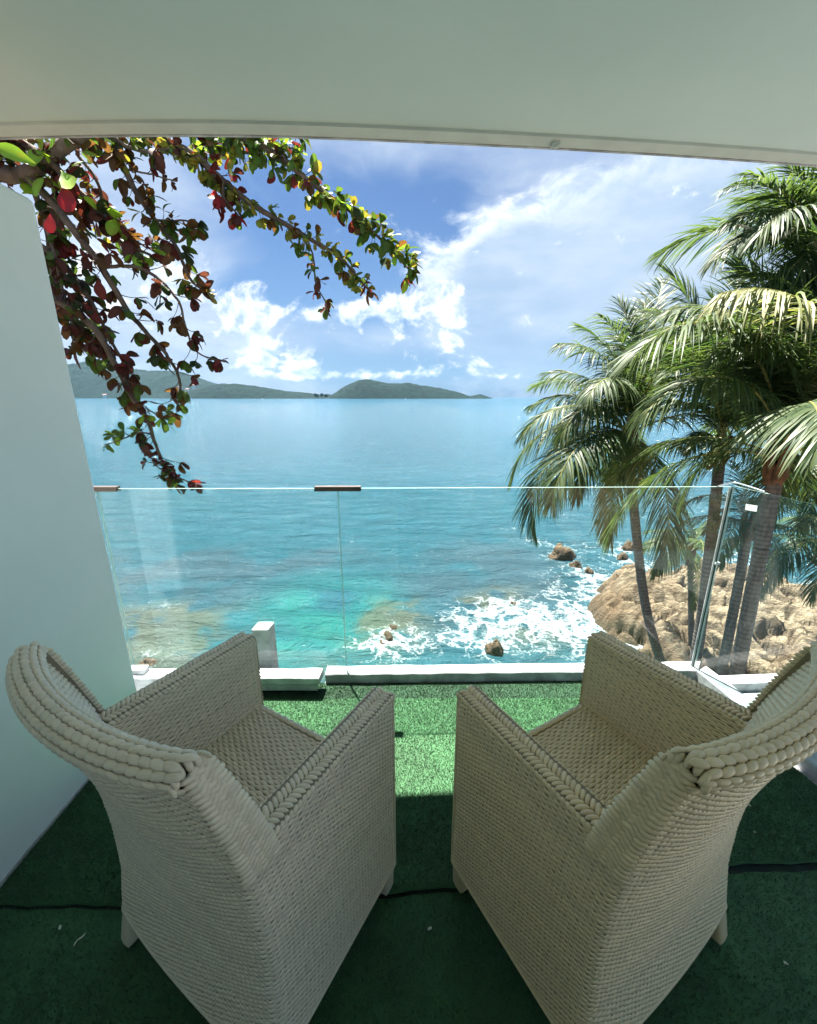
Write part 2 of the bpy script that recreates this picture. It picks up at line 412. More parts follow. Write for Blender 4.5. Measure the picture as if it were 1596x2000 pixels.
def m_sea():
    m, g = new_mat('sea_water')
    pos = g.n('ShaderNodeNewGeometry').outputs['Position']
    tint = g.n('ShaderNodeAttribute', attribute_name='tint'); fo = g.n('ShaderNodeAttribute', attribute_name='foam')
    n1 = g.noise(pos, 0.35, 5, 0.6); 
    c = g.mix(g.m('MULTIPLY', g.ramp(n1, 0.35, 0.65), 0.22), tint.outputs['Color'], g.mix(1.0, tint.outputs['Color'], (1.3, 1.35, 1.3, 1), 'MULTIPLY'))
    # stringy foam: warped cell borders
    wv = g.vm('ADD', pos, g.vm('SCALE', g.noise(pos, 0.8, 5, 0.6, out=1), 2.6))
    vo = g.n('ShaderNodeTexVoronoi', feature='DISTANCE_TO_EDGE', i_Vector=wv, i_Scale=1.1)
    vo2 = g.n('ShaderNodeTexVoronoi', feature='DISTANCE_TO_EDGE', i_Vector=wv, i_Scale=2.9)
    f1 = g.m('SUBTRACT', 1.0, g.ramp(vo.outputs['Distance'], 0.0, 0.22)); f2 = g.m('SUBTRACT', 1.0, g.ramp(vo2.outputs['Distance'], 0.0, 0.22))
    fn = g.noise(pos, 1.3, 8, 0.7, 0.6)
    lace = g.m('ADD', g.m('ADD', g.m('MULTIPLY', f1, 0.30), g.m('MULTIPLY', f2, 0.22)), g.m('MULTIPLY', fn, 0.62))
    foam = g.ramp(g.m('ADD', lace, g.m('MULTIPLY', fo.outputs['Fac'], 0.60)), 0.82, 1.22)
    foam = g.m('MULTIPLY', foam, g.ramp(fo.outputs['Fac'], 0.02, 0.2))
    c2 = g.mix(foam, c, (0.36, 0.40, 0.42, 1))
    mp = g.n('ShaderNodeMapping', i_0=pos); mp.inputs['Rotation'].default_value = (0, 0, R(12)); mp.inputs['Scale'].default_value = (0.55, 1.3, 1)
    b1 = g.noise(mp.outputs[0], 0.55, 8, 0.62, 0.4); b2 = g.noise(mp.outputs[0], 3.2, 4, 0.6)
    h = g.m('ADD', b1, g.m('MULTIPLY', b2, 0.16))
    p = g.n('ShaderNodeBsdfPrincipled', i_Base_Color=c2, i_Roughness=g.m('ADD', 0.10, g.m('MULTIPLY', foam, 0.5)), i_IOR=1.33,
            i_Normal=bumpn(g, h, 0.9, 1.6))
    p.inputs['Specular IOR Level'].default_value = 0.36
    out(g, p); return m
M_SEA = m_sea()

def m_hill():
    m, g = new_mat('forested_hill')
    ob = g.n('ShaderNodeNewGeometry').outputs['Position']
    n1 = g.noise(ob, 0.02, 8, 0.7); n2 = g.noise(ob, 0.09, 4, 0.7)
    c = g.mix(g.ramp(n1, 0.35, 0.65), (0.002, 0.012, 0.014, 1), (0.006, 0.024, 0.022, 1))
    c = g.mix(g.m('MULTIPLY', g.ramp(n2, 0.5, 0.7), 0.5), c, (0.014, 0.028, 0.022, 1))
    p = g.n('ShaderNodeBsdfPrincipled', i_Base_Color=c, i_Roughness=0.9, i_Normal=bumpn(g, n2, 1.0, 14.0))
    p.inputs['Specular IOR Level'].default_value = 0.1
    out(g, p); return m
M_HILL = m_hill()

# ------------------------------------------------------------------ sea
def fade(x, y, blobs):
    o = np.zeros_like(x)
    for bx, by, rx, ry, a, k in blobs:
        ca, sa = math.cos(R(a)), math.sin(R(a)); dx, dy = x - bx, y - by
        u = (dx * ca + dy * sa) / rx; v = (-dx * sa + dy * ca) / ry
        o += k * np.exp(-(u * u + v * v))
    return o
SHORE = [(-60, 7.5), (-9, 8.3), (-2, 9.2), (5.5, 9.8), (8.0, 11.2), (8.3, 12.4), (8.2, 13.4), (7.9, 14.6), (8.3, 16.2), (8.9, 17.6), (10.4, 19.2), (12.8, 20.4),
         (16, 20.4), (19.5, 19.2), (24, 20), (34, 24), (60, 34), (60, -40), (-60, -40)]
def sdf(x, y, poly):
    """signed distance, positive inside"""
    P_ = np.array(poly, float); d = np.full(x.shape, 1e9); ins = np.zeros(x.shape, bool)
    n = len(P_)
    for i in range(n):
        ax, ay = P_[i]; bx, by = P_[(i + 1) % n]
        ex, ey = bx - ax, by - ay
        t = np.clip(((x - ax) * ex + (y - ay) * ey) / (ex * ex + ey * ey), 0, 1)
        d = np.minimum(d, np.hypot(x - ax - t * ex, y - ay - t * ey))
        c_ = (ay > y) != (by > y)
        with np.errstate(divide='ignore', invalid='ignore'):
            ins ^= c_ & (x < (bx - ax) * (y - ay) / (by - ay + 1e-12) + ax)
    return np.where(ins, d, -d)
G = lambda px, py: ground(px, py, SEA)
ROCKS = []   # (x, y, rx, ry, h)
for (px, py, rx, ry, h) in ((1098, 1098, 1.35, 0.85, 0.95), (1122, 1118, 0.6, 0.45, 0.55), (1150, 1132, 0.45, 0.4, 0.5), (1228, 1082, 0.75, 0.5, 0.6), (757, 1258, 0.42, 0.62, 0.42),
                            (768, 1240, 0.36, 0.4, 0.35), (748, 1272, 0.35, 0.3, 0.28), (1000, 1197, 0.38, 0.5, 0.45), (965, 1286, 0.55, 0.5, 0.6), (1215, 1100, 0.5, 0.4, 0.5),
                            (905, 1222, 0.3, 0.3, 0.08), (290, 1310, 0.5, 0.4, 0.35), (1250, 1250, 0.6, 0.8, 0.45)):
    gx, gy = G(px, py); ROCKS.append((gx, gy, rx * .72, ry * .72, h * .9))
def sea_mesh():
    rr = np.concatenate([[0.0], np.geomspace(2.5, 6, 6), 6 * np.exp(np.linspace(0.02, math.log(60 / 6), 360)), np.geomspace(61, 9000, 150)])
    th = np.concatenate([np.linspace(R(-56), R(56), 420), np.linspace(R(58), R(302), 60)])
    T_, R_ = np.meshgrid(th, rr); x = R_ * np.sin(T_); y = R_ * np.cos(T_)
    z = np.full_like(x, SEA)
    r = np.random.default_rng(3)
    near = np.clip((70 - R_) / 50, 0, 1) * (np.abs(T_) < R(57))
    for i in range(26):
        L = 0.7 * 1.16 ** i * 0.8; a = r.normal(R(200), 0.6); k = 2 * PI / L
        amp = 0.010 * L ** 0.75 * np.clip(1 - R_ / (L * 60), 0, 1)
        ph = (x * math.sin(a) + y * math.cos(a)) * k + r.random() * 6.28 + 1.5 * fbm2(x, y, 40 + i, 2, 0.15)
        z += amp * near * (1 - np.abs(np.sin(ph / 2))) * 1.1
    d = -sdf(x, y, SHORE)                      # distance offshore
    dr = np.full_like(x, 1e9)
    for (bx, by, rx, ry, h) in ROCKS:
        dr = np.minimum(dr, np.hypot(x - bx, y - by) - 0.5 * (rx + ry))
    foam = 0.60 * np.exp(-np.clip(d, 0, None) / 0.8) + 0.40 * np.exp(-np.clip(dr, 0, None) / 0.7)
    B = []
    for px, py, rx, ry, a, k in ((880, 1262, 2.6, 0.9, 8, .55), (1010, 1230, 2.6, 1.3, 0, .55), (1120, 1260, 1.7, 1.7, 0, .6), (1100, 1180, 1.4, 2.4, 0, .42), (1145, 1145, 1.1, 1.6, 0, .4),
                                 (960, 1195, 2.0, 0.9, 12, .40), (1050, 1065, 1.7, 0.9, -20, .50), (1170, 1075, 2.2, 1.3, 0, .42), (1010, 1040, 2.0, .6, 0, .32), (740, 1285, 1.6, .8, 0, .40),
                                 (1455, 1100, 2.5, 1.6, 0, .6), (290, 1200, 3.0, 1.2, 0, .20), (1190, 1245, .9, 1.2, 0, .4), (1260, 1110, 2.0, 1.2, 0, .4)):
        gx, gy = G(px, py); B.append((gx, gy, rx, ry, a, k))
    foam += fade(x, y, B)
    foam = np.clip(foam, 0, 1) * np.clip((90 - R_) / 40, 0, 1)
    # seabed colour seen through the water
    def mixc(c, col, f): return c * (1 - f[..., None]) + np.array(col) * f[..., None]
    far = np.clip((R_ - 25) / 140, 0, 1) ** 0.6
    c = np.zeros(x.shape + (3,)) + np.array((0.020, 0.080, 0.105))
    c = mixc(c, (0.030, 0.098, 0.138), far)
    c = mixc(c, (0.016, 0.080, 0.125), np.clip((R_ - 250) / 2500, 0, 1) ** 0.5)
    def gb(l): 
        o = []
        for px, py, rx, ry, a, k in l:
            gx, gy = G(px, py); o.append((gx, gy, rx, ry, a, k))
        return o
    n_ = fbm2(x, y, 5, 5, 0.33); n2_ = fbm2(x, y, 6, 5, 0.9)
    turq = fade(x, y, gb([(620, 1215, 3.0, 3.4, 0, 1.0), (560, 1290, 3.2, 1.6, 0, .9), (700, 1180, 2.2, 2.0, 0, .5)])) * np.clip(0.55 + (n_ - .5) * 2.5, 0, 1)
    dark = fade(x, y, gb([(480, 1110, 5.5, 2.2, 8, .95), (330, 1120, 5, 2.6, 0, .8), (980, 1100, 3.2, 4.5, 0, .85), (850, 1160, 2.6, 2.4, 0, .7), (740, 1090, 5, 1.6, 0, .6), (400, 1180, 3.5, 1.5, 0, .7),
                             (850, 1240, 2.2, 1.2, 0, .6), (640, 1300, 2.0, .6, 0, .5), (1040, 1160, 2, 2.5, 0, .6)])) * np.clip((n_ - .36) * 5, 0, 1)
    yel = fade(x, y, gb([(310, 1235, 2.6, 1.5, 0, 1.0), (280, 1290, 1.8, 1.0, 0, .9), (745, 1240, 1.5, 1.3, 20, 1.0), (785, 1200, .9, .8, 0, .8), (905, 1200, 1.9, .7, 15, .9), (980, 1170, 1.2, .7, 10, .5),
                            (1040, 1250, 1.5, 1.2, 0, .5), (350, 1290, 1.4, 1, 0, .6), (620, 1345, 3, .9, 0, .4)])) * np.clip((n2_ - .40) * 5, 0, 1)
    c = mixc(c, (0.018, 0.140, 0.125), np.clip(turq, 0, .85))
    c = mixc(c, (0.0396, 0.0720, 0.0900), np.clip(dark, 0, .80))
    c = mixc(c, (0.1080, 0.0972, 0.0468), np.clip(yel, 0, .55))
    c = c * np.array((.94, .95, .97))
    n, k = x.shape
    V = np.stack([x, y, z], -1).reshape(-1, 3)
    i = np.arange(n - 1)[:, None] * k; j = np.arange(k)[None, :]; jn = (j + 1) % k
    F = np.stack([i + j, i + k + j, i + k + jn, i + jn], -1).reshape(-1, 4)[k:]
    # centre cap left out: it lies under the land
    o = link('sea', mesh_np('sea', V, F[:, ::-1], M_SEA, True, {'foam': foam.ravel(), 'tint': c.reshape(-1, 3)}))
    tag(o, kind='structure')
sea_mesh()

# ------------------------------------------------------------------ rocky shore and rocks
def worley(x, y, seed):
    # F1, F2, a random value per cell and the offset from the cell's own centre
    tab = np.random.default_rng(seed).random((128, 128, 3)); xi, yi = np.floor(x).astype(int), np.floor(y).astype(int)
    f1 = np.full(x.shape, 9.0); f2 = f1.copy(); cv = np.zeros(x.shape); ox = cv.copy(); oy = cv.copy()
    for a in (-1, 0, 1):
        for b_ in (-1, 0, 1):
            c = tab[(xi + a) & 127, (yi + b_) & 127]; ex_ = x - (xi + a + c[..., 0]); ey_ = y - (yi + b_ + c[..., 1]); d = np.hypot(ex_, ey_)
            n_ = d < f1; f2 = np.where(n_, f1, np.minimum(f2, d)); cv = np.where(n_, c[..., 2], cv); ox = np.where(n_, ex_, ox); oy = np.where(n_, ey_, oy); f1 = np.where(n_, d, f1)
    return f1, f2, cv, ox, oy
def rock_field(x, y, seed):
    # long tilted slabs cut by joints, smaller broken blocks on them, each with its own flat facet
    a = R(-33); wx = .30 * (fbm2(x, y, seed + 8, 3, 1.1) - .5); wy = .30 * (fbm2(x, y, seed + 9, 3, 1.1) - .5)
    u = (x + wx) * math.cos(a) + (y + wy) * math.sin(a); v = -(x + wx) * math.sin(a) + (y + wy) * math.cos(a)
    h = np.zeros_like(x); ck = np.zeros_like(x)
    for (su, sv, hc, tl, ew, cd_) in ((3.2, 1.0, .80, .62, .16, .30), (1.15, .50, .40, .46, .2, .17), (.45, .24, .12, .18, .25, .05)):
        f1, f2, c, ox, oy = worley(u / su, v / sv, seed + int(su * 10))
        e = np.clip((f2 - f1) / ew, 0, 1)
        h += c * hc + tl * ((np.sin(c * 91) * .45) * ox + (.55 + .45 * np.sin(c * 57)) * oy) - (1 - e) * cd_
        ck = np.maximum(ck, (1 - e) * min(1, cd_ * 5)); cl = c
    return h + .10 * fbm2(x, y, seed + 2, 4, 3.0), np.clip(ck, 0, 1), cl
def shore():
    xs = np.concatenate([np.linspace(-60, 3, 50), np.linspace(3.2, 26, 430), np.linspace(26.4, 60, 50)])
    ys = np.concatenate([np.linspace(-40, 5, 40), np.linspace(5.2, 25, 330), np.linspace(25.3, 36, 30)])
    x, y = np.meshgrid(xs, ys)
    s_ = sdf(x + 1.3 * (fbm2(x, y, 11, 4, 0.6) - .5), y + 1.3 * (fbm2(x, y, 12, 4, 0.6) - .5), SHORE)
    base = np.where(s_ > 0, 1.35 * (1 - np.exp(-s_ / 0.9)), s_ * 0.9)
    f, ck, cv = rock_field(x, y, 21)
    head = 0.7 * np.exp(-(((x - 9.6) / 1.8) ** 2 + ((y - 16.3) / 2.4) ** 2))
    z = SEA + base + head + (f - 0.80) * np.clip((s_ + 1.0) / 1.4, 0, 1) * 1.1
    z = np.maximum(z, SEA - 1.2)
    x = x + 0.14 * (fbm2(x, y, 31, 3, 1.6) - .5); y = y + 0.14 * (fbm2(x, y, 32, 3, 1.6) - .5)
    n, k = x.shape
    V = np.stack([x, y, z], -1).reshape(-1, 3)
    i = np.arange(n - 1)[:, None] * k; j = np.arange(k - 1)[None, :]
    F = np.stack([i + j, i + j + 1, i + k + j + 1, i + k + j], -1).reshape(-1, 4)
    tag(link('rocky_shore', mesh_np('rocky_shore', V, F, M_ROCK, False, {'crack': ck.ravel(), 'tone': cv.ravel(), 'brown': np.exp(-np.clip(s_ + .9 * (fbm2(x, y, 77, 4, 1.5) - .5) * 3, 0, 9) / 1.7).ravel()})), kind='structure')
shore()
def boulder(name, x, y, rx, ry, h, label, seed, group=None):
    th = np.linspace(0, 2 * PI, 30, endpoint=False); ph = np.linspace(-0.35, PI / 2, 14)
    T_, P_ = np.meshgrid(th, ph)
    dx, dy, dz = np.cos(T_) * np.cos(P_), np.sin(T_) * np.cos(P_), np.sin(P_)
    q = fbm2(dx * 1.3 + dz * 2.1 + seed, dy * 1.3 - dz * 1.7, seed, 4, 1.3)
    q2 = fbm2(dx + dz, dy - dz, seed + 9, 4, 3.2, True)
    w1, w2, wc, wo1, wo2 = worley(dx * 1.6 + dz * 1.1 + seed, dy * 1.6 - dz * .9 + seed * 2, seed)
    s_ = 0.45 + 0.30 * q + 0.35 * wc + .22 * (wo1 * np.sin(wc * 40) + wo2 * np.cos(wc * 40)) + 0.16 * q2 - .25 * np.clip(1 - (w2 - w1) / .15, 0, 1)
    V = np.stack([dx * rx * s_, dy * ry * s_, dz * h * s_ * 1.3], -1).reshape(-1, 3)
    k = 30; i = np.arange(13)[:, None] * k; j = np.arange(k)[None, :]; jn = (j + 1) % k
    F = np.stack([i + j, i + jn, i + k + jn, i + k + j], -1).reshape(-1, 4)
    o = link(name, mesh_np(name, V, F, M_ROCK, False, {'tone': wc.ravel() * .6, 'crack': np.full(len(V), .25), 'brown': np.full(len(V), .9)}), None, (x, y, SEA + 0.12)); tag(o, label, 'rock', group)
RL = ['large dark brown rock standing in the foam left of the rocky shore', 'small brown rock just behind the large wave washed rock', 'small rock between the wave washed rock and the shore',
      'low rock in white foam behind the leaning palm trunk', 'brown upright rock among yellowish shallows below the railing', 'brown rock tip just beyond the upright rock in the shallows',
      'small rock at the near foot of the upright rock in the shallows', 'small dark rock tip in the white surf beyond the kerb', 'rounded dark rock in white surf close behind the kerb',
      'dark rock at the far tip of the rocky shore', 'rock tip barely breaking the surface in the surf', 'pale rock seen at the foot of the white wall beside the kerb', 'dark wet rock in surf behind the right chair']
for i, (rk, lb) in enumerate(zip(ROCKS, RL)): boulder('sea_rock', *rk, lb, 50 + i)

# ------------------------------------------------------------------ far hills
def ridge(name, prof, dist, depth, label, seed, rough=1.0):
    """prof: [(px, py)] of the skyline in the view; built as terrain at its own distance"""
    pts = []
    for px, py in prof:
        x, y, z = pix_dir(px, py); k = dist / y; pts.append((x * k, z * k + EYE))
    px_ = np.array([p[0] for p in pts]); pz = np.array([p[1] for p in pts]) - SEA
    xs = np.linspace(px_[0], px_[-1], max(60, int((px_[-1] - px_[0]) / 9))); ts = np.linspace(-1, 1, 46)
    X_, T_ = np.meshgrid(xs, ts)
    H_ = np.interp(X_, px_, pz)
    yy = dist + T_ * depth
    n_ = fbm2(X_, yy, seed, 6, 1 / 160.0, True); n2_ = fbm2(X_, yy, seed + 3, 3, 1 / 26.0)
    prof_ = np.clip(1 - np.abs(T_) ** 1.5, 0, 1)
    z = H_ * (prof_ * (0.86 + 0.14 * n_) * 1.0) + (n2_ - .4) * 16 * rough * np.clip(prof_ * 3, 0, 1) * np.clip(H_ / 30, 0, 1) - 2
    V = np.stack([X_, yy, SEA + z], -1).reshape(-1, 3)
    n, k = X_.shape
    i = np.arange(n - 1)[:, None] * k; j = np.arange(k - 1)[None, :]
    F = np.stack([i + j, i + j + 1, i + k + j + 1, i + k + j], -1).reshape(-1, 4)
    o = link(name, mesh_np(name, V, F, M_HILL, True)); tag(o, label, kind='structure'); return o
ridge('far_hills', [(-260, 775), (-100, 745), (40, 716), (140, 706), (180, 703), (230, 710), (290, 722), (350, 722), (400, 742), (450, 757), (510, 767), (560, 776)], 5200, 900, 'tall blue green hill range beyond the bay at the left', 1)
ridge('headland', [(330, 776), (370, 763), (410, 751), (440, 746), (470, 749), (520, 756), (560, 763), (600, 766), (615, 770), (640, 769), (665, 776)], 3600, 260, 'low dark green headland in front of the far hills', 2, .6)
ridge('island', [(640, 776), (655, 766), (675, 752), (700, 741), (715, 739), (745, 744), (775, 746), (800, 745), (830, 752), (870, 758), (895, 765), (915, 773), (925, 772), (938, 769), (950, 773), (953, 776)], 3400, 260,
      'green island with a rounded peak on the horizon', 3, .5)
# trees on the neck of land, far houses on the slope
def far_tree(px, w_, h_, label):
    x, y, z = pix_dir(px, 774); k = 3350 / y; X0 = x * k
    t = empty('far_tree', (X0, 3350, SEA)); tag(t, label, 'tree', 'trees on the neck between headland and island')
    r = np.random.default_rng(int(px)); P_ = []
    V, F = tube([(0, 0, 0), (0, 0, h_ * .6)], [1.2, .6], 6); link('trunk', mesh_np('trunk', V, F, M_BARK), t)
    for q in range(16):
        a = r.random() * 6.28; rr = w_ * .5 * r.random(); zc = h_ * (.45 + .5 * r.random()); s_ = w_ * .22
        th = np.linspace(0, 2 * PI, 8, endpoint=False)
        V = [(rr * math.cos(a), rr * math.sin(a), zc + s_)] + [(rr * math.cos(a) + s_ * math.cos(b), rr * math.sin(a) + s_ * math.sin(b), zc + r.normal() * s_ * .2) for b in th] + [(rr * math.cos(a), rr * math.sin(a), zc - s_)]
        F = [(0, 1 + i, 1 + (i + 1) % 8) for i in range(8)] + [(9, 1 + (i + 1) % 8, 1 + i) for i in range(8)]
        P_.append((np.array(V), np.array(F)))
    V, F = join(P_); link('crown', mesh_np('crown', V, F, M_HILL, False), t)
for px, w_, h_, lb in ((618, 34, 36, 'leftmost dark tree on the neck of land left of the island'), (628, 26, 44, 'tallest dark tree on the neck of land beside the island'), (637, 30, 30, 'small dark tree on the neck of land touching the island')):
    far_tree(px, w_, h_, lb)
M_HOUSE = simple('pale_house_wall', (0.62, 0.58, 0.55), 0.8); M_ROOFT = simple('house_roof', (0.36, 0.19, 0.14), 0.8)
hs = [(352, 755, 'pale house highest on the far slope behind the hanging leaves'), (366, 760, 'pale wide house on the far slope above the headland'), (378, 752, 'small pale house near the crest of the far slope'),
      (386, 765, 'pale house low on the slope beside the dark headland'), (362, 768, 'lowest pale house at the foot of the far slope'), (205, 771, 'pale house by the water left of the hanging leaves')]
for i, (px, py, lb) in enumerate(hs):
    x, y, z = pix_dir(px, py); d_ = 4430 if py < 764 else 4310; k = d_ / y
    hh = 16 + 5 * (i % 3); z0 = z * k + EYE
    h_ = empty('far_house', (x * k, d_, z0 - hh)); tag(h_, lb, 'house', 'houses on the far slope')
    b = MB(); b.box(-13 - i, 13 + i, -8, 8, -70, hh); b.obj('wall', M_HOUSE, h_)
    b = MB(); b.add([(-15 - i, -10, hh), (15 + i, -10, hh), (15 + i, 10, hh), (-15 - i, 10, hh), (-13 - i, 0, hh + 7), (13 + i, 0, hh + 7)], [(0, 1, 5, 4), (2, 3, 4, 5), (0, 4, 3), (1, 2, 5), (3, 2, 1, 0)]); b.obj('roof', M_ROOFT, h_)
    for q in (-7, 0, 7):
        b = MB(); b.box(q - 1.5, q + 1.5, -8.2, -7.9, hh - 8, hh - 4); b.obj('window', M_DARK, h_)
# far boats on the water
for px, py, lb in ((512, 777, 'tiny white boat on the horizon in front of the headland'), (792, 777, 'tiny white boat in front of the island')):
    x, y, z = pix_dir(px, py); k = 2700 / y
    t = empty('far_boat', (x * k, 2700, SEA)); tag(t, lb, 'boat', 'boats below the horizon')
    b = MB(); b.add([(-7, 0, 1.8), (-6, -2, 2), (6, -2, 2), (8, 0, 2.4), (6, 2, 2), (-6, 2, 2), (-6, 0, -.4), (6, 0, -.4)], [(0, 1, 6), (1, 2, 7, 6), (2, 3, 7), (3, 4, 7), (4, 5, 6, 7), (5, 0, 6), (0, 5, 4, 3, 2, 1)]); b.obj('hull', M_TRIM, t)
    b = MB(); b.box(-3, 2, -1.3, 1.3, 2.0, 4.6); b.obj('cabin', M_TRIM, t)

# ------------------------------------------------------------------ balcony
def kerbY(x): return 1.90 + 0.018 * (x + 0.44)
# slab, turf
b = MB(); b.prism([(-1.45, -2.3), (2.0, -2.3), (1.66, 1.99 + .02), (-.46, 1.965), (-.46, 1.885), (-1.45, 1.885)], -0.22, -0.016); tag(b.obj('balcony_slab', M_TRIM), kind='structure')
def edge_near(x): return .0022 * math.sin(x * 23) + .0016 * math.sin(x * 61 + 1) + np.interp(x, [-1.5, -1.26, -0.9, -0.08, 0.333, 1.105, 1.36, 2], [.892, .888, .886, .915, .946, .986, .994, 1.01])
def rightlim(y): return 1.575 + 0.085 * (1.95 - y) / 0.6 - 0.03
def turf(name, lo, hi, z, mat, label, nblade, lift=None, seed=1):
    """a sheet of turf with its own thickness, plus short pile"""
    nx, ny = 90, 36
    t_ = np.linspace(0, 1, ny)
    V = []; 
    for j in range(ny):
        for i in range(nx):
            u = i / (nx - 1)
            x = -1.30 + u * 3.0
            y0, y1 = lo(x), hi(x)
            y = y0 + t_[j] * (y1 - y0)
            x = -1.30 + u * (rightlim(y) + 1.30)
            zz = z + 0.0035 * mnoise.noise(Vector((x * 3, y * 3, seed)))
            if lift: zz += lift(x, t_[j] * (y1 - y0))
            V.append((x, y, zz))
    V = np.array(V); i = np.arange(ny - 1)[:, None] * nx; j = np.arange(nx - 1)[None, :]
    F = np.stack([i + j, i + j + 1, i + nx + j + 1, i + nx + j], -1).reshape(-1, 4)
    r = np.random.default_rng(seed)
    # front edge skirt
    sk = []; n0 = len(V)
    V2 = np.vstack([V, V[:nx] - (0, 0.001, 0.011)])
    js = np.arange(nx - 1); F2 = np.stack([n0 + js, n0 + js + 1, js + 1, js], -1)
    o = link(name, mesh_np(name, V2, np.vstack([F, F2]), mat, True, {'tone': np.zeros(len(V2))})); tag(o, label, 'artificial turf')
    # pile
    fi = r.integers(0, len(F), nblade); a, b_ = r.random((2, nblade))
    q = V[F[fi]]
    p = (q[:, 0] * ((1 - a) * (1 - b_))[:, None] + q[:, 1] * (a * (1 - b_))[:, None] + q[:, 2] * (a * b_)[:, None] + q[:, 3] * ((1 - a) * b_)[:, None])
    ang = r.random(nblade) * 2 * PI; wv = np.stack([np.cos(ang), np.sin(ang), np.zeros(nblade)], -1) * (0.0009 + .0006 * r.random(nblade))[:, None]
    lean = np.stack([r.normal(0, .0045, nblade), r.normal(-.002, .0045, nblade), 0.006 + .006 * r.random(nblade)], -1)
    BV = np.stack([p - wv, p + wv, p + lean], 1).reshape(-1, 3)
    tn = np.repeat(np.clip(r.normal(.25, .25, nblade), 0, 1), 3)
    po = link('turf_pile', mesh_np('turf_pile', BV, np.arange(nblade * 3).reshape(-1, 3), mat, True, {'tone': tn}), o); po['kind'] = 'stuff'
    return o
turf('turf_strip', lambda x: -1.2, lambda x: edge_near(x) - 0.006, -0.012, M_TURF, 'near dark green turf sheet under the backs of both chairs', 170000, None, 1)
def lift(x, d):
    k = np.exp(-(d / 0.05)); return k * (0.003 + 0.008 * (1 if x > .95 else 0) + 0.004 * (1 if -.15 < x < .4 else 0))
turf('turf_strip', lambda x: edge_near(x) + 0.004 + (0.008 if x > .9 else 0.0), lambda x: 1.785, -0.003, M_TURF, 'middle green turf sheet running between the chairs to the darker strip', 170000, lift, 2)
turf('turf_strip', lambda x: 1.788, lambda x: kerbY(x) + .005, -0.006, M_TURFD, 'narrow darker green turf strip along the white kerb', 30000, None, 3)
b = MB(); b.prism([(-1.30, -1.2), (1.8, -1.2), (1.6, 1.93), (-1.30, 1.9)], -0.0155, -0.0148); tag(b.obj('slab_joint', M_TURFEDGE), kind='structure')

def roughbox(name, pts0, pts1, z0, z1, mat, seed, seg=60, amp=0.0025, parent=None):
    """long kerb between two edges with slightly uneven faces; pts0/pts1: (start, end) of inner and outer edges"""
    prof = [(0, z0), (0, z1 - .006), (.006 / .08, z1), (1 - .006 / .08, z1), (1, z1 - .006), (1, z0)]
    V = []
    for i in range(seg + 1):
        t = i / seg
        a = Vector(pts0[0]).lerp(Vector(pts0[1]), t); c = Vector(pts1[0]).lerp(Vector(pts1[1]), t)
        for (u, z) in prof:
            p = a.lerp(c, u); n1 = mnoise.noise(Vector((p.x * 9 + seed, p.y * 9, z * 30))); n2 = mnoise.noise(Vector((p.x * 40, p.y * 40 + seed, z * 60)))
            V.append((p.x + n2 * amp * .5, p.y + (n1 + .5 * n2) * amp, z + (n1 * amp + n2 * amp * .4 if z > z0 else 0)))
    k = 6; F = []
    for i in range(seg):
        for j in range(k - 1): F.append((i * k + j, i * k + j + 1, (i + 1) * k + j + 1, (i + 1) * k + j))
    F += [(0, 5, 4, 1), (1, 4, 3, 2), (seg * k, seg * k + 1, seg * k + 4, seg * k + 5), (seg * k + 1, seg * k + 2, seg * k + 3, seg * k + 4)]
    me = bpy.data.meshes.new(name); me.from_pydata(V, [], F); me.materials.append(mat); me.update()
    return link(name, me, parent)
kf = roughbox('kerb', ((-0.452, 1.900), (1.585, 1.936)), ((-0.452, 1.975), (1.665, 2.02)), -0.2, 0.055, M_TRIM, 1)
tag(kf, 'weathered white kerb under the front glass railing', 'kerb')
ks = roughbox('kerb', ((1.590, 1.932), (1.69, 1.10)), ((1.672, 1.98), (1.80, 1.10)), -0.2, 0.052, M_TRIM, 5)
tag(ks, 'white kerb under the side glass pane at the right', 'kerb')
rs = roughbox('kerb_side_base', ((1.69, 1.10), (1.78, 0.2)), ((1.80, 1.10), (1.90, 0.2)), -0.2, 0.052, M_TRIM, 6); rs.parent = ks
led = roughbox('ledge', ((-1.55, 1.800), (-0.462, 1.804)), ((-1.55, 1.884), (-0.455, 1.886)), 0.068, 0.108, M_TRIM, 8)
tag(led, 'thick white ledge slab at the left end of the railing', 'ledge')
lb = roughbox('ledge_base', ((-1.55, 1.815), (-0.475, 1.815)), ((-1.55, 1.875), (-0.50, 1.875)), 0.020, 0.058, M_TRIM, 9); lb.parent = led
b = MB(); b.box(-1.55, -0.49, 1.835, 1.87, -0.012, 0.069); b.obj('painted_shade_strip', M_RUBBER_SHADE, led)  # black strip painted in for the shade under the ledge
# white post on the ledge outside the glass
b = MB(); b.prism([(-.862, 1.985), (-.770, 1.985), (-.760, 2.07), (-.852, 2.07)], -0.1, 0.275)
tag(b.obj('white_post', M_TRIM, bevel=.006), 'short white post behind the left chair arm beyond the glass', 'post')
b = MB(); b.box(-1.47, -1.375, 1.825, 1.875, 0.107, 0.135); o_ = b.obj('white_block', M_TRIM, bevel=.006); tag(o_, 'small white block on the ledge beside the white wall', 'block')
# outer white nib beyond the side pane
b = MB(); b.prism([(1.80, 1.42), (2.25, 1.20), (2.3, 0.6), (1.86, 0.6)], -0.1, 0.03); tag(b.obj('outer_ledge', M_TRIM, bevel=.005), 'wide white ledge outside the side glass pane', 'ledge')
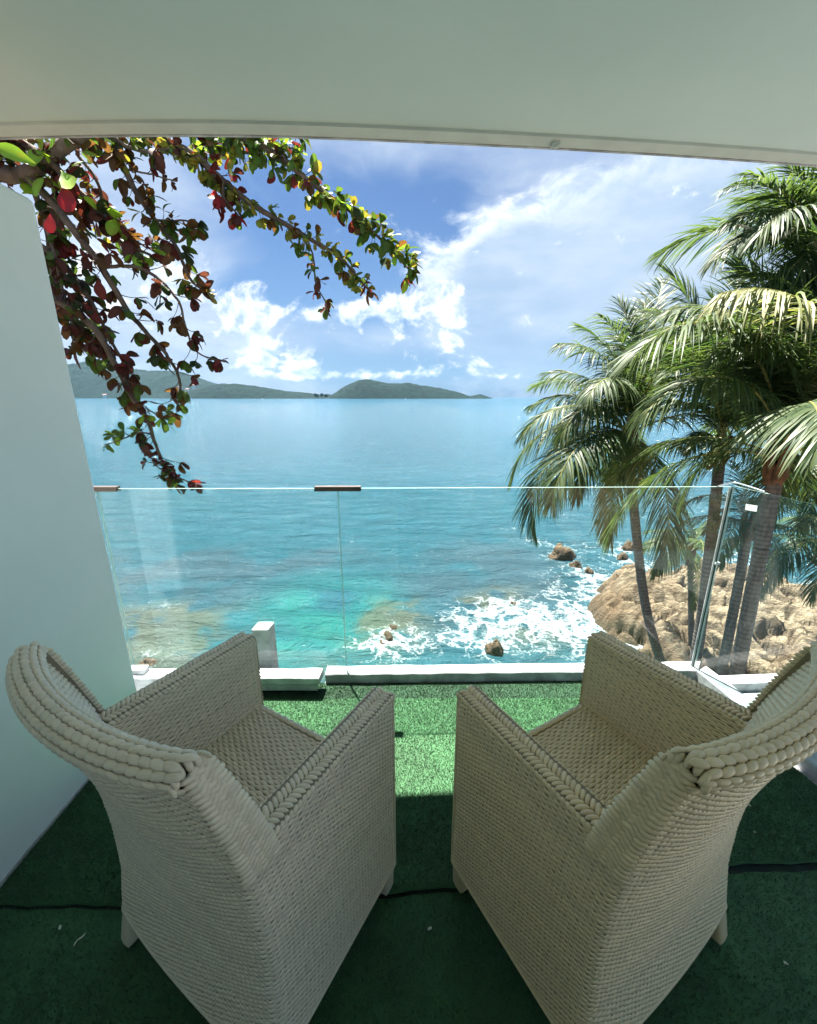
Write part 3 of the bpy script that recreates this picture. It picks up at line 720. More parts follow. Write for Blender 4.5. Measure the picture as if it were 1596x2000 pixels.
# left wall, plastered, with softened edge
b = MB(); b.box(-1.52, -1.303, -2.6, 1.672, -0.2, 2.165)
wl = b.obj('white_wall', M_PLASTER, bevel=.02); tag(wl, 'white plastered side wall at the left of the balcony', 'wall')
b = MB()
for i in range(40):
    y0 = -1.2 + i * .0718; wv = .004 + .003 * mnoise.noise(Vector((i * .5, 0, 0)))
    b.box(-1.303 + .0004, -1.303 + wv, y0, y0 + .0718, -.006, .012 + .004 * mnoise.noise(Vector((i * .8, 3, 0))))
b.obj('paint_lip', M_TRIM, wl)
# unseen rear wall with door opening, added to cut light from behind
b = MB(); b.box(-1.303, -.95, -2.35, -2.2, -.2, 2.612); b.box(1.05, 2.0, -2.35, -2.2, -.2, 2.612); b.box(-.95, 1.05, -2.35, -2.2, 2.15, 2.612)
rw_ = b.obj('unseen_rear_wall', M_PLASTER); tag(rw_, 'unseen rear wall with a wide door opening, added to cut light from behind', 'wall')
b = MB(); b.box(-.95, 1.05, -2.31, -2.29, -.01, 2.15); b.obj('added_curtain', simple('warm_tint_curtain', (.50, .45, .36), .9), rw_)  # unseen curtain, added and coloured warm to tint light on the chair backs
# soffit with curved outer edge
ex = np.linspace(-3.2, 2.45, 60)
def soffY(x): return np.interp(x, [-3.2, -1.794, -1.3, -0.885, -.4, 0.005, .5, 0.955, 1.5, 2.008, 3.0, 4.2], [2.26, 2.174, 2.155, 2.152, 2.168, 2.199, 2.237, 2.278, 2.335, 2.398, 2.54, 2.75])
def smooth_edge(off): return [(float(x), float(np.mean([soffY(x + q) for q in (-.3, -.15, 0, .15, .3)])) + off) for x in ex]
b = MB(); e = smooth_edge(-0.075)
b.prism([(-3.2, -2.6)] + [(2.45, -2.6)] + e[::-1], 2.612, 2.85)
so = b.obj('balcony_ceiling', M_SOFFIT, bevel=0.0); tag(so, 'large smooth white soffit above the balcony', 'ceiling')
b = MB(); e0, e1 = smooth_edge(-0.0745), smooth_edge(0.0)
b.prism(e1[::-1] + e0, 2.600, 2.86); b.obj('edge_strip', M_STRIP, so)
b = MB(); e0, e1 = smooth_edge(0.0008), smooth_edge(0.012)
b.prism(e1[::-1] + e0, 2.596, 2.87); b.obj('sky_bleed_line', M_TRIM, so)  # pale line built in for sky glare bleeding over the soffit edge
b = MB(); b.prism([(.645, 2.20), (.675, 2.20), (.68, 2.232), (.64, 2.232)], 2.586, 2.5995); b.box(.652, .668, 2.205, 2.222, 2.578, 2.586)
tag(b.obj('drip_nozzle', M_STRIP), 'tiny grey fitting on the edge of the soffit', 'fitting')

# ------------------------------------------------------------------ glass railing
def pane(name, x0, y0, x1, y1, z0, z1, label, th=.012, side=1):
    d = Vector((x1 - x0, y1 - y0, 0)); L = d.length; d.normalize(); n = Vector((-d.y, d.x, 0)) * (th / 2)
    P0, P1 = Vector((x0, y0, 0)), Vector((x1, y1, 0))
    me = bpy.data.meshes.new('glass_pane')
    vs = []
    for z in (z0, z1):
        for p in (P0 - n, P1 - n, P1 + n, P0 + n): vs.append((p.x, p.y, z))
    me.from_pydata(vs, [], [(0, 1, 5, 4), (2, 3, 7, 6), (4, 5, 6, 7), (1, 2, 6, 5), (3, 0, 4, 7), (3, 2, 1, 0)])
    me.materials.append(M_GLASS); me.materials.append(M_GEDGE)
    for i in (2, 3, 4, 5): me.polygons[i].material_index = 1
    o = link(name, me); tag(o, label, 'glass pane', 'glass railing panes'); return o
GZ = 1.078
pane('glass_railing', -2.30, 1.915, -1.50, 1.925, -.2, GZ, 'outermost glass pane beyond the white wall at the left')
pane('glass_railing', -1.494, 1.925, -0.343, 1.932, -.2, GZ, 'left front glass pane between the white wall and the middle seam')
pane('glass_railing', -0.337, 1.932, 1.584, 1.972, .05, GZ, 'wide front glass pane from the middle seam to the corner')
sidep = pane('glass_railing', 1.592, 1.962, 1.76, 0.60, .05, GZ + .006, 'side glass pane with bright top edge at the right')
def clamp(x, y, w_, label, rz=0.0):
    t = empty('glass_clamp', (x, y, GZ), rz); tag(t, label, 'clamp', 'clamps on top of the glass railing')
    b = MB(); b.box(-w_ / 2, w_ / 2, -.016, .016, .001, .011); b.obj('top_plate', M_DARK, t, bevel=.002)
    b = MB(); b.box(-w_ / 2, w_ / 2, -.016, -.0075, -.012, .0005); b.obj('side_plate', M_DARK, t)
    b = MB(); b.box(-w_ / 2, w_ / 2, .0075, .016, -.012, .0005); b.obj('side_plate', M_DARK, t)
clamp(-0.34, 1.932, .222, 'long dark bar clamp on top of the middle glass seam', .01)
clamp(-1.47, 1.925, .15, 'dark bar clamp on the glass beside the white wall', .01)
# corner joint: sealant strip, curved cap
t = empty('corner_joint', (1.588, 1.967, 0.05)); tag(t, 'dark sealed corner joint of the glass railing with pale edge lines', 'corner joint')
b = MB(); b.box(-.003, .003, -.004, .008, .006, 1.02); b.obj('seal', M_RUBBER_SHADE, t)
b = MB(); b.box(-.011, -.006, .003, .008, .006, 1.02); b.obj('edge_bead', M_TRIM, t)
V, F = tube(spline([(-.075, -.0017, 1.03), (-.03, -.001, 1.043), (.004, -.006, 1.049), (.012, -.07, 1.047), (.022, -.16, 1.039)], 20), .0035, 8)
link('cap_trim', mesh_np('cap_trim', V, F, M_STEEL), t)
b = MB(); b.box(-.008, .014, -.01, .012, .62, .632); b.obj('spacer', M_PATCH, t)
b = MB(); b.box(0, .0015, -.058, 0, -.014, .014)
o_ = b.obj('white_patch', M_PATCH); o_.location = (1.5955, 1.875, 1.0); o_.rotation_euler = (R(-6), 0, R(7)); tag(o_, 'small white plate imitating a reflection on the side glass near its top corner', 'painted reflection')  # white plate stands in for a reflection in the glass
# middle seam beads
t = empty('seam_bead', (-0.34, 1.932, 0)); tag(t, 'thin pale vertical seal between the two front glass panes', 'seal')
b = MB(); b.box(-.0026, -.0012, -.0052, .0052, .056, 1.066); b.box(.0012, .0026, -.0052, .0052, .056, 1.066); b.obj('bead', M_GEDGE, t)
b = MB(); b.box(-.016, -.0145, -.0085, -.0062, .056, .16); b.obj('tape_edge', M_GEDGE, t)

# lower roof beyond the side pane
b = MB(); b.prism([(1.95, 2.55), (5.6, 2.75), (6.2, -1.5), (2.3, -1.5)], -0.90, -0.62)
lr = b.obj('lower_roof', M_GREYROOF, bevel=.01); tag(lr, 'grey flat lower roof outside the side glass pane', 'roof')
b = MB(); b.prism([(1.93, 2.56), (5.62, 2.76), (5.62, 2.86), (1.92, 2.66)], -0.95, -0.55); b.obj('parapet', M_TRIM, lr, bevel=.008)
for i in range(5):
    b = MB(); x = 2.45 + i * .6; b.box(x, x + .02, -1.2, 2.45, -.619, -.606); b.obj('seam_strip', M_STRIP, lr)

# small litter on the turf
def scrap(name, x, y, L, rz, label, w_=.003, curl=.01):
    p = [(-L / 2, 0, .001), (-L / 6, curl * .5, .004), (L / 6, -curl * .3, .004), (L / 2, curl * .2, .001)]
    V, F = tube(spline(p, 10), [w_ * .3, w_ * .8, w_, w_ * .7, w_, w_, w_ * .8, w_, w_ * .6, w_ * .2], 6)
    o = link(name, mesh_np(name, V, F, M_SCRAP), None, (x, y, -.001)); o.rotation_euler[2] = rz; tag(o, label, 'scrap', 'pale scraps on the turf')
scrap('pale_scrap', -.944, .802, .034, R(68), 'longest twisted white scrap on the turf left of the left chair', .0022, .006)
scrap('pale_scrap', -1.023, .828, .007, 0, 'tiny white crumb beside the twisted scrap', .003)
scrap('pale_scrap', .063, .826, .013, R(30), 'white oval crumb on the turf between the chair backs', .0035, .002)
scrap('pale_scrap', 1.038, .749, .007, R(20), 'white crumb on the turf behind the foot of the right chair', .002)
scrap('pale_scrap', 1.239, 1.101, .006, R(20), 'white crumb on the middle turf right of the right chair', .002)
scrap('pale_scrap', 1.19, 1.02, .005, R(70), 'tiny white crumb right above the dark turf seam', .002)
scrap('pale_scrap', 1.30, 1.20, .005, R(10), 'farthest white crumb on the turf beside the side glass', .002)

# ------------------------------------------------------------------ wicker armchairs
HW = 0.31; ARM_Z = 0.722; SEAT_Z = 0.452; TOP_Z = 0.970; BOT_Z = 0.105; ARM_T = 0.066
def rearD(z): return np.interp(z, [0, .1, .25, .4, .55, .7, .8, .9, .97], [.520, .495, .474, .472, .480, .500, .520, .543, .560])
def bow(z): return np.interp(z, [0, .4, .7, .97], [.010, .020, .036, .054])
def innerD(z): return np.interp(z, [.42, .55, .72, .85, .97], [.385, .402, .438, .478, .520])
def halfw(z): return np.interp(z, [0, .3, .72, .80, .97], [.312, .306, .308, .304, .283])
def arc(c, r, a0, a1, n):
    t = np.linspace(R(a0), R(a1), n); return [(c[0] + r * math.cos(q), c[1] + r * math.sin(q)) for q in t]
def outline(z, full=True):
    """horizontal outline (x, depth) from the left front corner round the back to the right front; constant point count"""
    hw = float(halfw(z)); D = float(rearD(z)); bw = float(bow(z)); r = .018; rr = .026
    p = []
    if full:
        p += [(-hw + ARM_T - (ARM_T - r) * i / 8, 0) for i in range(8)]
        p += arc((-hw + r, r), r, 270, 180, 7)
        p += [(-hw, r + (D - r - rr) * i / 30) for i in range(1, 30)]
    p += arc((-hw + rr, D - rr), rr, 180, 90, 9)
    p += [(x, D + bw * (1 - (x / (hw - rr)) ** 2) ** .85) for x in np.linspace(-hw + rr, hw - rr, 44)[1:-1]]
    p += arc((hw - rr, D - rr), rr, 90, 0, 9)
    if full:
        p += [(hw, D - rr - (D - r - rr) * i / 30) for i in range(1, 30)]
        p += arc((hw - r, r), r, 0, -90, 7)
        p += [(hw - r - (ARM_T - r) * i / 8, 0) for i in range(1, 9)]
    a = np.array(p); return np.stack([a[:, 0], -a[:, 1]], -1)
def weave(surf, L, Hh, pitch_u=.0132, pitch_v=.0072, amp=.0017, wd=None, th=.0029, seed=0, ns=3, np_=3, flip=1):
    """surf(u01 array, v01 scalar)->(n,3). Continuous strands passing over and under upright stakes."""
    wd = wd or pitch_v * .545
    nst = max(4, int(round(L / pitch_u))); nrow = max(3, int(round(Hh / pitch_v)))
    nu = nst * ns + 1; u = np.linspace(0, 1, nu)
    vs = (np.arange(nrow) + .5) / nrow
    S = np.array([surf(u, v) for v in vs]); S2 = np.array([surf(u, v + .3 / nrow) for v in vs])
    Tu = np.gradient(S, axis=1); Tv = S2 - S
    N = np.cross(Tu, Tv); N /= np.linalg.norm(N, axis=2)[..., None] + 1e-12; N *= flip
    Tv /= np.linalg.norm(Tv, axis=2)[..., None] + 1e-12
    r = np.random.default_rng(seed)
    ph = (np.arange(nu) / ns)[None, :] * PI + (np.arange(nrow) % 2)[:, None] * PI + r.normal(0, .10, (nrow, 1))
    wob = r.normal(0, .0004, (nrow, nu)); h = amp * np.cos(ph) + wob
    over = .5 + .5 * np.cos(ph)
    C = S + N * h[..., None] + Tv * r.normal(0, .0004, (nrow, 1, 1))
    ang = np.linspace(-R(95), R(95), np_ + 1)
    V = C[:, :, None, :] + Tv[:, :, None, :] * (np.sin(ang) * wd)[None, None, :, None] * (0.86 + .2 * over)[..., None, None] + N[:, :, None, :] * (np.cos(ang) * th)[None, None, :, None]
    k = np_ + 1
    a = np.arange(nrow)[:, None, None] * nu * k; b = np.arange(nu - 1)[None, :, None] * k; c = np.arange(np_)[None, None, :]
    base = a + b + c
    F = np.stack([base, base + k, base + k + 1, base + 1], -1).reshape(-1, 4)
    if flip < 0: F = F[:, ::-1]
    rowt = r.normal(.5, .22, (nrow, 1)); cell = r.normal(0, .10, (nrow, nst + 1)); cell = np.repeat(cell, ns, 1)[:, :nu]
    tone = np.clip(rowt + cell, 0, 1)[:, :, None] * np.ones((1, 1, k))
    return V.reshape(-1, 3), F, tone.ravel()
def backing(surf, seg_u=60, seg_v=14, off=.0035, flip=1):
    S = np.array([surf(np.linspace(0, 1, seg_u), v) for v in np.linspace(0, 1, seg_v)])
    Tu = np.gradient(S, axis=1); Tv = np.gradient(S, axis=0); N = np.cross(Tu, Tv); N /= np.linalg.norm(N, axis=2)[..., None] + 1e-12
    S = S - N * off * flip
    i = np.arange(seg_v - 1)[:, None] * seg_u; j = np.arange(seg_u - 1)[None, :]
    F = np.stack([i + j, i + j + 1, i + seg_u + j + 1, i + seg_u + j], -1).reshape(-1, 4)
    return S.reshape(-1, 3), F
def outline_surf(z0, z1, full):
    ref = outline((z0 + z1) / 2, full); L = np.concatenate([[0], np.cumsum(np.linalg.norm(np.diff(ref, axis=0), axis=1))])
    def f(u, v):
        z = z0 + (z1 - z0) * v; o = outline(z, full); s_ = u * L[-1]
        return np.stack([np.interp(s_, L, o[:, 0]), np.interp(s_, L, o[:, 1]), np.full_like(s_, z)], -1)
    return f, L[-1]
def capsule(L=.041, w_=.0082, t_=.0052, bend=.0034):
    """one braid strand piece: tapered, arched"""
    xs = np.linspace(-.5, .5, 9); V = []
    for x in xs:
        q = math.sqrt(max(0.0, 1 - (2 * abs(x)) ** 2.2)) * .92 + .08
        for a in np.linspace(0, 2 * PI, 7)[:-1]:
            V.append((x * L, math.cos(a) * w_ * q, math.sin(a) * t_ * q + bend * (1 - (2 * x) ** 2)))
    n = 9; i = np.arange(n - 1)[:, None] * 6; j = np.arange(6)[None, :]; jn = (j + 1) % 6
    F = np.stack([i + j, i + jn, i + 6 + jn, i + 6 + j], -1).reshape(-1, 4)
    return np.array(V), F
CV, CF = capsule()
def frame(pos, along, normal):
    a = Vector(along).normalized(); n = Vector(normal); n = (n - a * n.dot(a)).normalized(); c = n.cross(a)
    return Matrix(((a.x, c.x, n.x, pos[0]), (a.y, c.y, n.y, pos[1]), (a.z, c.z, n.z, pos[2]), (0, 0, 0, 1)))
TW = .283
def rim_profile(x):
    """points across the rolled top rim at lateral x: from inner lip over the top to under the outer lip"""
    hw = float(halfw(.96)); q = 1 - min(1, abs(x / hw)) ** 2
    b_ = .054 * q ** .85
    inn = .516 + .052 * q ** .85; outd = .562 + b_
    # rounded section, resampled into evenly spaced rows
    w_ = outd - inn; a_ = np.linspace(R(185), R(-62), 60)
    cx = inn + w_ * .5; px_ = cx + np.cos(a_) * w_ * .56; pz_ = TOP_Z - .012 + np.sin(a_) * .024
    L_ = np.concatenate([[0], np.cumsum(np.hypot(np.diff(px_), np.diff(pz_)))]); u_ = np.linspace(0, L_[-1], NR)
    return list(zip(np.interp(u_, L_, px_), np.interp(u_, L_, pz_)))
NR = 9
def make_chair(label, group):
    t = empty('wicker_armchair'); tag(t, label, 'armchair', group)
    def wpart(name, surf, L, Hh, parent=None, flip=1, seed=0, edge=True, **kw):
        bv, bf = backing(surf, max(20, int(L / .02)), max(6, int(Hh / .03)), flip=flip)
        o = link(name, mesh_np(name, bv, bf if flip > 0 else bf[:, ::-1], M_WICKSHADE, True, {'tone': np.full(len(bv), .3)}), parent or t)
        V, F, tn = weave(surf, L, Hh, seed=seed, flip=flip, **kw)
        s_ = link('woven_strands', mesh_np('woven_strands', V, F, M_WICK, True, {'tone': tn}), o); s_['kind'] = 'stuff'
        return o
    f, L = outline_surf(BOT_Z, ARM_Z - .004, True); wpart('body_shell', f, L, ARM_Z - BOT_Z, flip=1, seed=1)
    f, L = outline_surf(ARM_Z - .006, TOP_Z - .03, False); br = wpart('backrest', f, L, TOP_Z - ARM_Z, flip=1, seed=2)
    # inner back
    hwi = HW - ARM_T + .004
    def inner(u, v):
        z = SEAT_Z - .01 + (TOP_Z + .0 - SEAT_Z) * v
        wz = hwi if z < ARM_Z else hwi + (float(halfw(z)) - .003 - hwi) * min(1, (z - ARM_Z) / .03)
        x = (u * 2 - 1) * wz; bq = float(np.interp(z, [.45, .7, .97], [.012, .035, .058]))
        return np.stack([x, -(float(innerD(z)) + bq * (1 - np.minimum(1, np.abs(x / .31)) ** 2)), np.full_like(x, z)], -1)
    ib = wpart('inner_back', inner, .56, TOP_Z - SEAT_Z, flip=-1, seed=3)
    # seat, slightly dished with a rounded front edge
    def seat(u, v):
        x = (u * 2 - 1) * (HW - ARM_T + .006); s_ = v * .49
        if s_ < .07: d_, z = .004, SEAT_Z - .075 + s_
        elif s_ < .095: a = (s_ - .07) / .025 * PI / 2; d_, z = .004 + .014 * (1 - math.cos(a)), SEAT_Z - .014 + .014 * math.sin(a) + .004
        else: d_, z = .018 + (s_ - .095), SEAT_Z + .004 - .004 * math.sin((s_ - .095) / .395 * PI)
        return np.stack([x, np.full_like(x, -d_), z - .006 * (1 - (u * 2 - 1) ** 2) * (1 if s_ > .1 else 0)], -1)
    wpart('seat', seat, .50, .46, flip=-1, seed=4, pitch_v=.0088, pitch_u=.0155, amp=.0021)
    def apron(u, v):
        x = (u * 2 - 1) * (HW - ARM_T + .006); return np.stack([x, np.full_like(x, -.012), np.full_like(x, BOT_Z + v * (SEAT_Z - .07 - BOT_Z))], -1)
    wpart('front_apron', apron, .50, SEAT_Z - BOT_Z - .07, flip=1, seed=5)
    for s_ in (-1, 1):
        def arm_in(u, v, s_=s_):
            d_ = .012 + u * (float(innerD(SEAT_Z + v * .27)) + .02); z = SEAT_Z - .02 + v * (ARM_Z - SEAT_Z + .012)
            return np.stack([np.full_like(d_, s_ * (HW - ARM_T)), -d_, np.full_like(d_, z)], -1)
        ap = wpart('armrest', arm_in, .40, ARM_Z - SEAT_Z, flip=(-1 if s_ < 0 else 1), seed=6 + s_)
        # wrapped arm top: two rows of short slanted strands over a rounded core
        core = MB(); x0, x1 = sorted((s_ * (HW - ARM_T), s_ * (HW + .0)))
        core.box(x0 + .004, x1 - .002, -.45, -.004, ARM_Z - .012, ARM_Z - .001); core.obj('arm_core', M_WICKSHADE, ap)
        P_ = []; r = np.random.default_rng(20 + s_)
        n = 38
        for i in range(n):
            d_ = .004 + i * .0118
            for rw, (xo, zo, nrm) in enumerate(((.003, -.006, (s_ * .85, 0, .5)), (.019, .0, (s_ * .15, 0, 1)), (.043, .0, (-s_ * .1, 0, 1)), (.062, -.005, (-s_ * .8, 0, .6)))):
                dd = d_ + (.006 if rw % 2 else 0)
                al = (s_ * .8, (.45 if rw % 2 else -.45), 0) if rw in (1, 2) else (0, .75, .62 * (1 if rw == 0 else -1))
                M_ = frame((s_ * (HW - xo), -dd, ARM_Z + zo - .001), al, nrm)
                sc_ = (.74, .72, .75) if rw in (1, 2) else (.45, .70, .7)
                pv = CV * np.array(sc_) * (1 + r.normal(0, .05))
                P_.append((np.c_[pv, np.ones(len(pv))] @ np.array(M_).T[:, :3], CF))
        V, F = join(P_); tn = np.repeat(np.clip(r.normal(.55, .25, len(P_)), 0, 1), len(CV))
        o = link('arm_wrap', mesh_np('arm_wrap', V, F, M_WICK, True, {'tone': tn}), ap); o['kind'] = 'stuff'
        # vertical corner binding at the arm front
        V, F = tube([(s_ * (HW - .006), -.006, z) for z in np.linspace(BOT_Z - .0, ARM_Z - .004, 12)], .0075, 10)
        link('corner_post', mesh_np('corner_post', V, F, M_WICK, True, {'tone': np.full(len(V), .6)}), t)
        V, F = tube([(s_ * (HW - ARM_T + .005), -.006, z) for z in np.linspace(BOT_Z - .0, ARM_Z - .004, 12)], .0075, 10)
        link('corner_post', mesh_np('corner_post', V, F, M_WICK, True, {'tone': np.full(len(V), .6)}), t)
        # legs
        for fr in (0, 1):
            x = s_ * (HW - .029); d0 = .028 if fr == 0 else .458; d1 = .026 if fr == 0 else .496
            rows = 22; V = []; k = 12
            for q in range(rows * 2 + 1):
                z = BOT_Z + .03 - (BOT_Z + .03 + .0) * q / (rows * 2); tt = q / (rows * 2)
                hx = (.026 - .005 * tt) * (1 + (.035 if q % 2 else 0)) * (1 - .12 * max(0, tt - .93) / .07); dc = d0 + (d1 - d0) * tt
                for a in range(k):
                    th = 2 * PI * (a + .5) / k; cx, cy_ = math.cos(th), math.sin(th); m_ = max(abs(cx), abs(cy_)) ** .75
                    V.append((x + cx / m_ * hx, -(dc + cy_ / m_ * hx), z))
            i = np.arange(rows * 2)[:, None] * k; j = np.arange(k)[None, :]; jn = (j + 1) % k
            F = np.stack([i + j, i + k + j, i + k + jn, i + jn], -1).reshape(-1, 4)
            V = np.array(V)
            lg = link('leg', mesh_np('leg', V, F, M_WICK, True, {'tone': np.full(len(V), .5)}), t)
            b = MB(); b.box(x - .017, x + .017, -d1 - .017, -d1 + .017, .0, .006); b.obj('foot_cap', M_RUBBER_SHADE, lg)
    o_ = outline(BOT_Z + .002); V, F = tube(np.c_[o_, np.full(len(o_), BOT_Z + .001)], .0058, 8)
    link('bottom_border', mesh_np('bottom_border', V, F, M_WICK, True, {'tone': np.full(len(V), .55)}), t)
    # rolled top rim built of braid pieces
    top = link('top_rim', None, t) if False else None
    nx = 40; xs = np.linspace(-TW - .004, TW + .004, nx); prof = [rim_profile(x) for x in xs]
    V = []
    for i, x in enumerate(xs):
        pr = prof[i]; cx = sum(p[0] for p in pr) / 9; cz = sum(p[1] for p in pr) / 9
        for p in pr: V.append((x, -(cx + (p[0] - cx) * .98), cz + (p[1] - cz) * .96 - .001))
    V = np.array(V); i = np.arange(nx - 1)[:, None] * 9; j = np.arange(9)[None, :]; jn = (j + 1) % 9
    F = np.stack([i + j, i + jn, i + 9 + jn, i + 9 + j], -1).reshape(-1, 4)
    rim = link('top_rim', mesh_np('top_rim', V, F, M_WICKSHADE, True, {'tone': np.full(len(V), .3)}), t)
    r = np.random.default_rng(77)
    variants = []
    for q in range(8): variants.append(mesh_np('strand', CV * np.array([1, 1, 1]) * (1 + .04 * math.sin(q * 3)), CF, M_WICK, True, {'tone': np.full(len(CV), .2 + .08 * q)}))
    for rw in range(9):
        n = 29
        for i in range(n):
            x = -TW - .002 + (i + (.5 if rw % 2 else 0)) * (2 * TW + .004) / (n - .5)
            if x > TW + .010: continue
            p = rim_profile(x); p2 = rim_profile(x + .01 if x < 0 else x - .01)
            pt = p[rw]; a = Vector((.01 if x < 0 else -.01, -(p2[rw][0] - pt[0]), p2[rw][1] - pt[1]))
            pn, pp = p[min(8, rw + 1)], p[max(0, rw - 1)]
            tg = Vector((0, -(pn[0] - pp[0]), pn[1] - pp[1])); nn = a.cross(tg)
            ctr = Vector((0, -.555, TOP_Z - .02))
            if nn.dot(Vector((0, -pt[0], pt[1])) - Vector((0, -sum(q_[0] for q_ in p) / 9, sum(q_[1] for q_ in p) / 9))) < 0: nn = -nn
            M_ = frame((x, -pt[0], pt[1]), a, nn)
            o = link('strand', variants[int(r.integers(8))], rim); sy = 1.12 + .08 * r.random()
            M_ = M_ @ Matrix.Rotation(R(9 if rw % 2 else -9), 4, 'Z') @ Matrix.Diagonal((.80, sy * .80, .82, 1))
            o.matrix_basis = M_
    # side bands of the backrest: slanted wrap pieces between the inner and outer corner
    for s_ in (-1, 1):
        def band_pt(v, q):
            z = ARM_Z - .045 + (TOP_Z - .008 - ARM_Z + .045) * v; hw = float(halfw(z))
            di = float(innerD(z)) - .004; do = float(rearD(z)) - .012
            return (s_ * (hw + .001), -(di + (do - di) * q), z)
        nv = 19; V = []
        for i in range(nv + 1):
            for q in (0, .33, .66, 1): p = band_pt(i / nv, q); V.append((p[0] - s_ * .008, p[1], p[2]))
        V = np.array(V); i = np.arange(nv)[:, None] * 4; j = np.arange(3)[None, :]
        F = np.stack([i + j, i + j + 1, i + 5 + j, i + 4 + j], -1).reshape(-1, 4)
        bd = link('side_band', mesh_np('side_band', V, F if s_ > 0 else F[:, ::-1], M_WICKSHADE, True, {'tone': np.full(len(V), .3)}), t)
        P_ = []; rb = np.random.default_rng(5)
        for i in range(24):
            for cidx, qq in enumerate((.03, .25, .48, .71, .94)):
                v = (i + (.5 if cidx % 2 else 0) + .1) / 24
                p = band_pt(v, qq); nrm = ((s_ * .5, .85, .1), (s_, .1, 0), (s_, 0, 0), (s_, 0, 0), (s_, -.5, 0))[cidx]
                al = (0, 1, .75 if cidx % 2 else -.10)
                M_ = frame(p, al, nrm); pv = CV * np.array((.78, .86, 1.0)) * (1 + rb.normal(0, .05))
                P_.append((np.c_[pv, np.ones(len(pv))] @ np.array(M_).T[:, :3], CF))
        V, F = join(P_); tn = np.repeat(np.clip(rb.normal(.55, .25, len(P_)), 0, 1), len(CV))
        o = link('band_wrap', mesh_np('band_wrap', V, F, M_WICK, True, {'tone': tn}), bd); o['kind'] = 'stuff'
        # strands folding over the end of the rim
        pr = rim_profile(s_ * TW)
        for k_ in range(7):
            p0 = pr[k_]; M_ = frame((s_ * (TW + .004), -p0[0], p0[1] - .008), (s_ * .35, .15, -1), (s_, 0, .3)) @ Matrix.Diagonal((.62, .72, .8, 1))
            o = link('strand', variants[k_], rim); o.matrix_basis = M_
    return t
def copy_tree(o, parent=None):
    c = o.copy(); COL.objects.link(c)
    if parent is not None: c.parent = parent
    for ch in list(o.children): copy_tree(ch, c)
    return c
def tint(o, c):
    o.color = c
    for ch in o.children: tint(ch, c)
chL = make_chair('left wicker armchair, greyer cream, standing beside the white wall', 'wicker armchairs')
chR = copy_tree(chL)
chR['label'] = 'right wicker armchair, yellower cream, standing beside the side glass pane'
chL.location = (-.306, 1.094, 0); 
# local origin is at the centre of the front edge
def place(ch, cx, cy_, rot):
    ch.location = (cx, cy_, 0.0015); ch.rotation_euler[2] = rot
place(chL, -.306, 1.094, R(-30)); place(chR, .400, 1.100, R(30))
tint(chL, (0.90, 0.78, 0.61, 1)); tint(chR, (0.90, 0.72, 0.45, 1))

